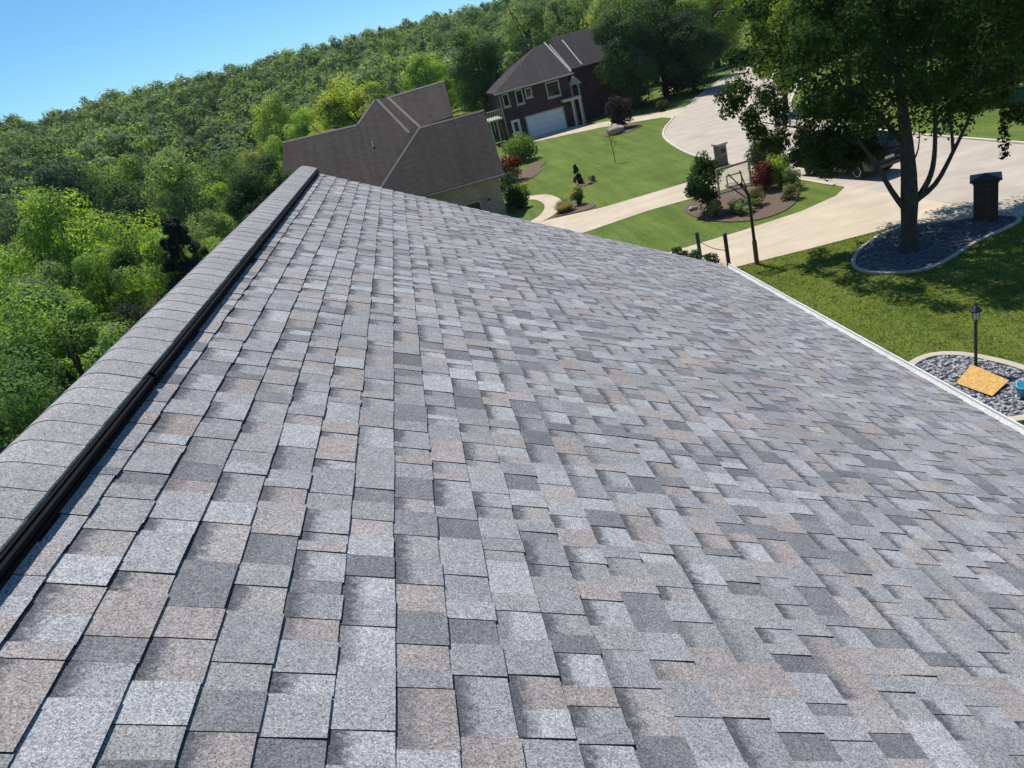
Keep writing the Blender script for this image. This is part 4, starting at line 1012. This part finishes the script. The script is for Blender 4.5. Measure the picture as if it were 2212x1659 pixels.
for (x, y, h_, lb) in ((10.04, 29.28, 1.05, 'shorter dark marker post at the roof edge on the driveway'), (10.3, 26.99, 1.38, 'taller dark marker post nearest the basketball pole')):
    t = thing('marker_post', lb, 'post', (x, y, 0), 0, 'posts beside the driveway')
    MB().b2(-.06, .06, -.06, .06, -.1, h_ - .08).build('shaft', MT['post'], t, bevel=.008)
    MB().lathe((0, 0, h_ - .08), [(.095, 0), (.09, .03), (.05, .07), (.01, .085)], 8).build('post_cap', MT['slate'], t)
tag(MB().tube(smooth_line([(10.06, 29.2, .62), (10.17, 28.2, .55), (10.28, 27.08, .64)], 6), .014, 6).build('chain_rail', MT['post']), 'thin dark rail strung between the two marker posts', 'rail')
# brick pillar at the drive entrance
pl = thing('brick_pillar', 'dark brick pillar with black peaked cap at the driveway entrance', 'pillar', (18.72, 24.35, 0), radians(-37))
pl.scale = (1.08, 1.08, 1.0)
MB().b2(-.34, .34, -.34, .34, -.1, 1.36).build('shaft', MT['pillarbrick'], pl, bevel=.006)
MB().b2(-.37, .37, -.37, .37, 1.36, 1.44).build('collar', MT['plastic'], pl)
c_ = MB(); c_.add([(-.44, -.44, 1.44), (.44, -.44, 1.44), (.44, .44, 1.44), (-.44, .44, 1.44), (-.44, -.44, 1.50), (.44, -.44, 1.50), (.44, .44, 1.50), (-.44, .44, 1.50), (0, 0, 1.64)],
                  [(3, 2, 1, 0), (0, 1, 5, 4), (1, 2, 6, 5), (2, 3, 7, 6), (3, 0, 4, 7), (4, 5, 8), (5, 6, 8), (6, 7, 8), (7, 4, 8)]); c_.build('cap', MT['plastic'], pl)
# stone mailbox pillar by the far drive
st = thing('stone_mailbox', 'grey brown stone mailbox pillar at the end of the far driveway', 'mailbox', (17.55, 44.9, 0), radians(10))
MB().b2(-.27, .27, -.28, .28, -.1, 1.25).build('shaft', MT['stoneblk'], st, bevel=.01)
MB().b2(-.35, .35, -.36, .36, 1.25, 1.36).build('cap', MT['edge'], st, bevel=.015)
MB().b2(-.14, .14, -.31, -.282, .8, 1.05).build('mailbox_door', MT['plastic'], st)
# OSB board, tub
bd = MB(); pts = [(11.27, 15.10), (10.52, 14.62), (10.72, 13.72), (11.36, 14.02)]
zs = [.16, .10, .09, .15]
bd.slab([(p[0] - 11, p[1] - 14.4, z_ - .0) for p, z_ in zip(pts, zs)], .014)
o = bd.build('strand_board', MT['osb']); o.location = (11, 14.4, 0); tag(o, 'yellow offcut of strand board lying on the pebbles', 'board')
t = thing('blue_tub', 'blue plastic tub at the right end of the pebble bed', 'tub', (11.27, 13.42, 0.02))
MB().lathe((0, 0, 0), [(.14, 0), (.19, .26), (.205, .26), (.205, .30), (.185, .30), (.135, .03)], 20).build('bucket', MT['blue'], t, True)
MB().tube(smooth_line([(.2, 0, .28), (.14, .1, .36), (0, .14, .40), (-.14, .1, .36), (-.2, 0, .28)], 4), .006, 6).build('handle', MT['white'], t)
# parked vehicle
car = thing('parked_car', 'black sport utility vehicle parked at the kerb behind the maple', 'car', (20.05, 35.4, .012), radians(14))
def prof_mesh(prof, hw, inset, name, m_, bev):
    b = MB(); n = len(prof)
    vs_ = [(-hw + inset(z_), y_, z_) for y_, z_ in prof] + [(hw - inset(z_), y_, z_) for y_, z_ in prof]
    b.add(vs_, [tuple(range(n)), tuple(reversed(range(n, 2 * n)))] + [(i, i + n, (i + 1) % n + n, (i + 1) % n) for i in range(n)])
    me_o = b.build(name, m_, car, False, 0)
    bm = bmesh.new(); bm.from_mesh(me_o.data); bmesh.ops.recalc_face_normals(bm, faces=bm.faces)
    bmesh.ops.bevel(bm, geom=[e for e in bm.edges if e.calc_face_angle(0) > .25], offset=bev, segments=3, affect='EDGES'); bm.to_mesh(me_o.data); bm.free()
    me_o.data.polygons.foreach_set('use_smooth', [True] * len(me_o.data.polygons)); return me_o
def arch_pts(yc, zc, r):
    return [(yc + r * cos(a_), zc + r * sin(a_)) for a_ in np.linspace(0, pi, 9)]
lower = [(-2.45, .42)] + [(-2.5, .62), (-2.48, 1.0), (-2.4, 1.12), (1.0, 1.14), (1.25, 1.10), (2.25, .98), (2.42, .85), (2.45, .45)] + arch_pts(1.55, .40, .43) + arch_pts(-1.5, .40, .43)
prof_mesh(lower, .96, lambda z_: .05 * max(0, z_ - .7) / .4, 'body', MT['paint'], .03)
prof_mesh([(-2.36, 1.12), (-2.12, 1.76), (-1.9, 1.82), (.1, 1.84), (.35, 1.80), (1.12, 1.13)], .90, lambda z_: .20 * max(0, z_ - 1.12) / .7, 'cabin', MT['paint'], .04)
for sx in (-1, 1):
    for (ya, yb, yc_, yd) in ((-2.08, -1.25, -1.25, -1.92), (-1.17, -.22, -.22, -1.17), (-.14, .82, .28, -.14)):
        q_ = []
        for (y_, z_) in ((ya, 1.2), (yb, 1.2), (yc_, 1.68), (yd, 1.68)): q_.append((sx * (.90 - .20 * (z_ - 1.12) / .7 + .006), y_, z_))
        q_ += [(p[0] - sx * .02, p[1], p[2]) for p in q_]
        f_ = [(0, 1, 2, 3), (7, 6, 5, 4), (0, 4, 5, 1), (1, 5, 6, 2), (2, 6, 7, 3), (3, 7, 4, 0)]
        MB().add(q_, f_).build('side_window', MT['glass'], car)
    MB().b2(sx * .93 - .05, sx * .93 + .1 * (1 if sx > 0 else 1) - (.0 if sx > 0 else .05), -1.0, 1.05, .36, .42).build('running_board', MT['chrome'], car, bevel=.01)
    MB().b2(sx * .86 - .07, sx * .86 + .07, -2.53, -2.46, .78, 1.06).build('tail_light', MT['lens'], car, bevel=.012)
    MB().b2(sx * .72 - .14, sx * .72 + .14, 2.36, 2.46, .72, .86).build('headlight', MT['lampglass'], car, bevel=.012)
    MB().b2(sx * 1.0 - .06, sx * 1.0 + .06, .78, .92, 1.14, 1.28).build('mirror', MT['paint'], car, bevel=.02)
    for y_ in (1.55, -1.5):
        wh = bpy.data.objects.new('wheel', None); COL.objects.link(wh); wh.parent = car; wh.location = (sx * .84, y_, .38); wh.rotation_euler = (0, sx * pi / 2, 0)
        MB().lathe((0, 0, 0), [(.24, -.11), (.35, -.12), (.38, -.08), (.38, .08), (.35, .12), (.24, .11)], 24).build('tyre', MT['tyre'], wh, True)
        rm = MB().lathe((0, 0, .0), [(.24, .02), (.24, .112), (.215, .112), (.20, .05), (.06, .07), (.06, .10), (.03, .105)], 20)
        rm.build('rim', MT['chrome'], wh, True)
MB().add([(-.62, -2.345, 1.22), (.62, -2.345, 1.22), (.54, -2.165, 1.70), (-.54, -2.165, 1.70), (-.62, -2.30, 1.22), (.62, -2.30, 1.22), (.54, -2.12, 1.70), (-.54, -2.12, 1.70)],
         [(0, 1, 2, 3), (7, 6, 5, 4), (0, 4, 5, 1), (1, 5, 6, 2), (2, 6, 7, 3), (3, 7, 4, 0)]).build('rear_window', MT['glass'], car)
MB().b2(-.93, .93, -2.62, -2.44, .46, .66).build('rear_bumper', MT['paint'], car, bevel=.03)
MB().b2(-.93, .93, 2.40, 2.55, .42, .66).build('front_bumper', MT['paint'], car, bevel=.03)
MB().b2(-.26, .26, -2.522, -2.502, .80, .92).build('number_plate', MT['plate'], car)

# ------------------------------------------------------------------ thin summer haze over the whole place
HM = bpy.data.materials.new('thin_haze'); HM.use_nodes = True; HM.node_tree.nodes.clear()
hv = HM.node_tree.nodes.new('ShaderNodeVolumePrincipled'); ho = HM.node_tree.nodes.new('ShaderNodeOutputMaterial')
hv.inputs['Color'].default_value = (.82, .90, 1.0, 1); hv.inputs['Density'].default_value = .0001; hv.inputs['Anisotropy'].default_value = .2
HM.node_tree.links.new(hv.outputs[0], ho.inputs['Volume'])
tag(MB().b2(-1900, 1900, -600, 3100, -60, 46).build('haze', HM), 'thin bluish summer haze lying over the valley and hillside', 'haze', kind='stuff')
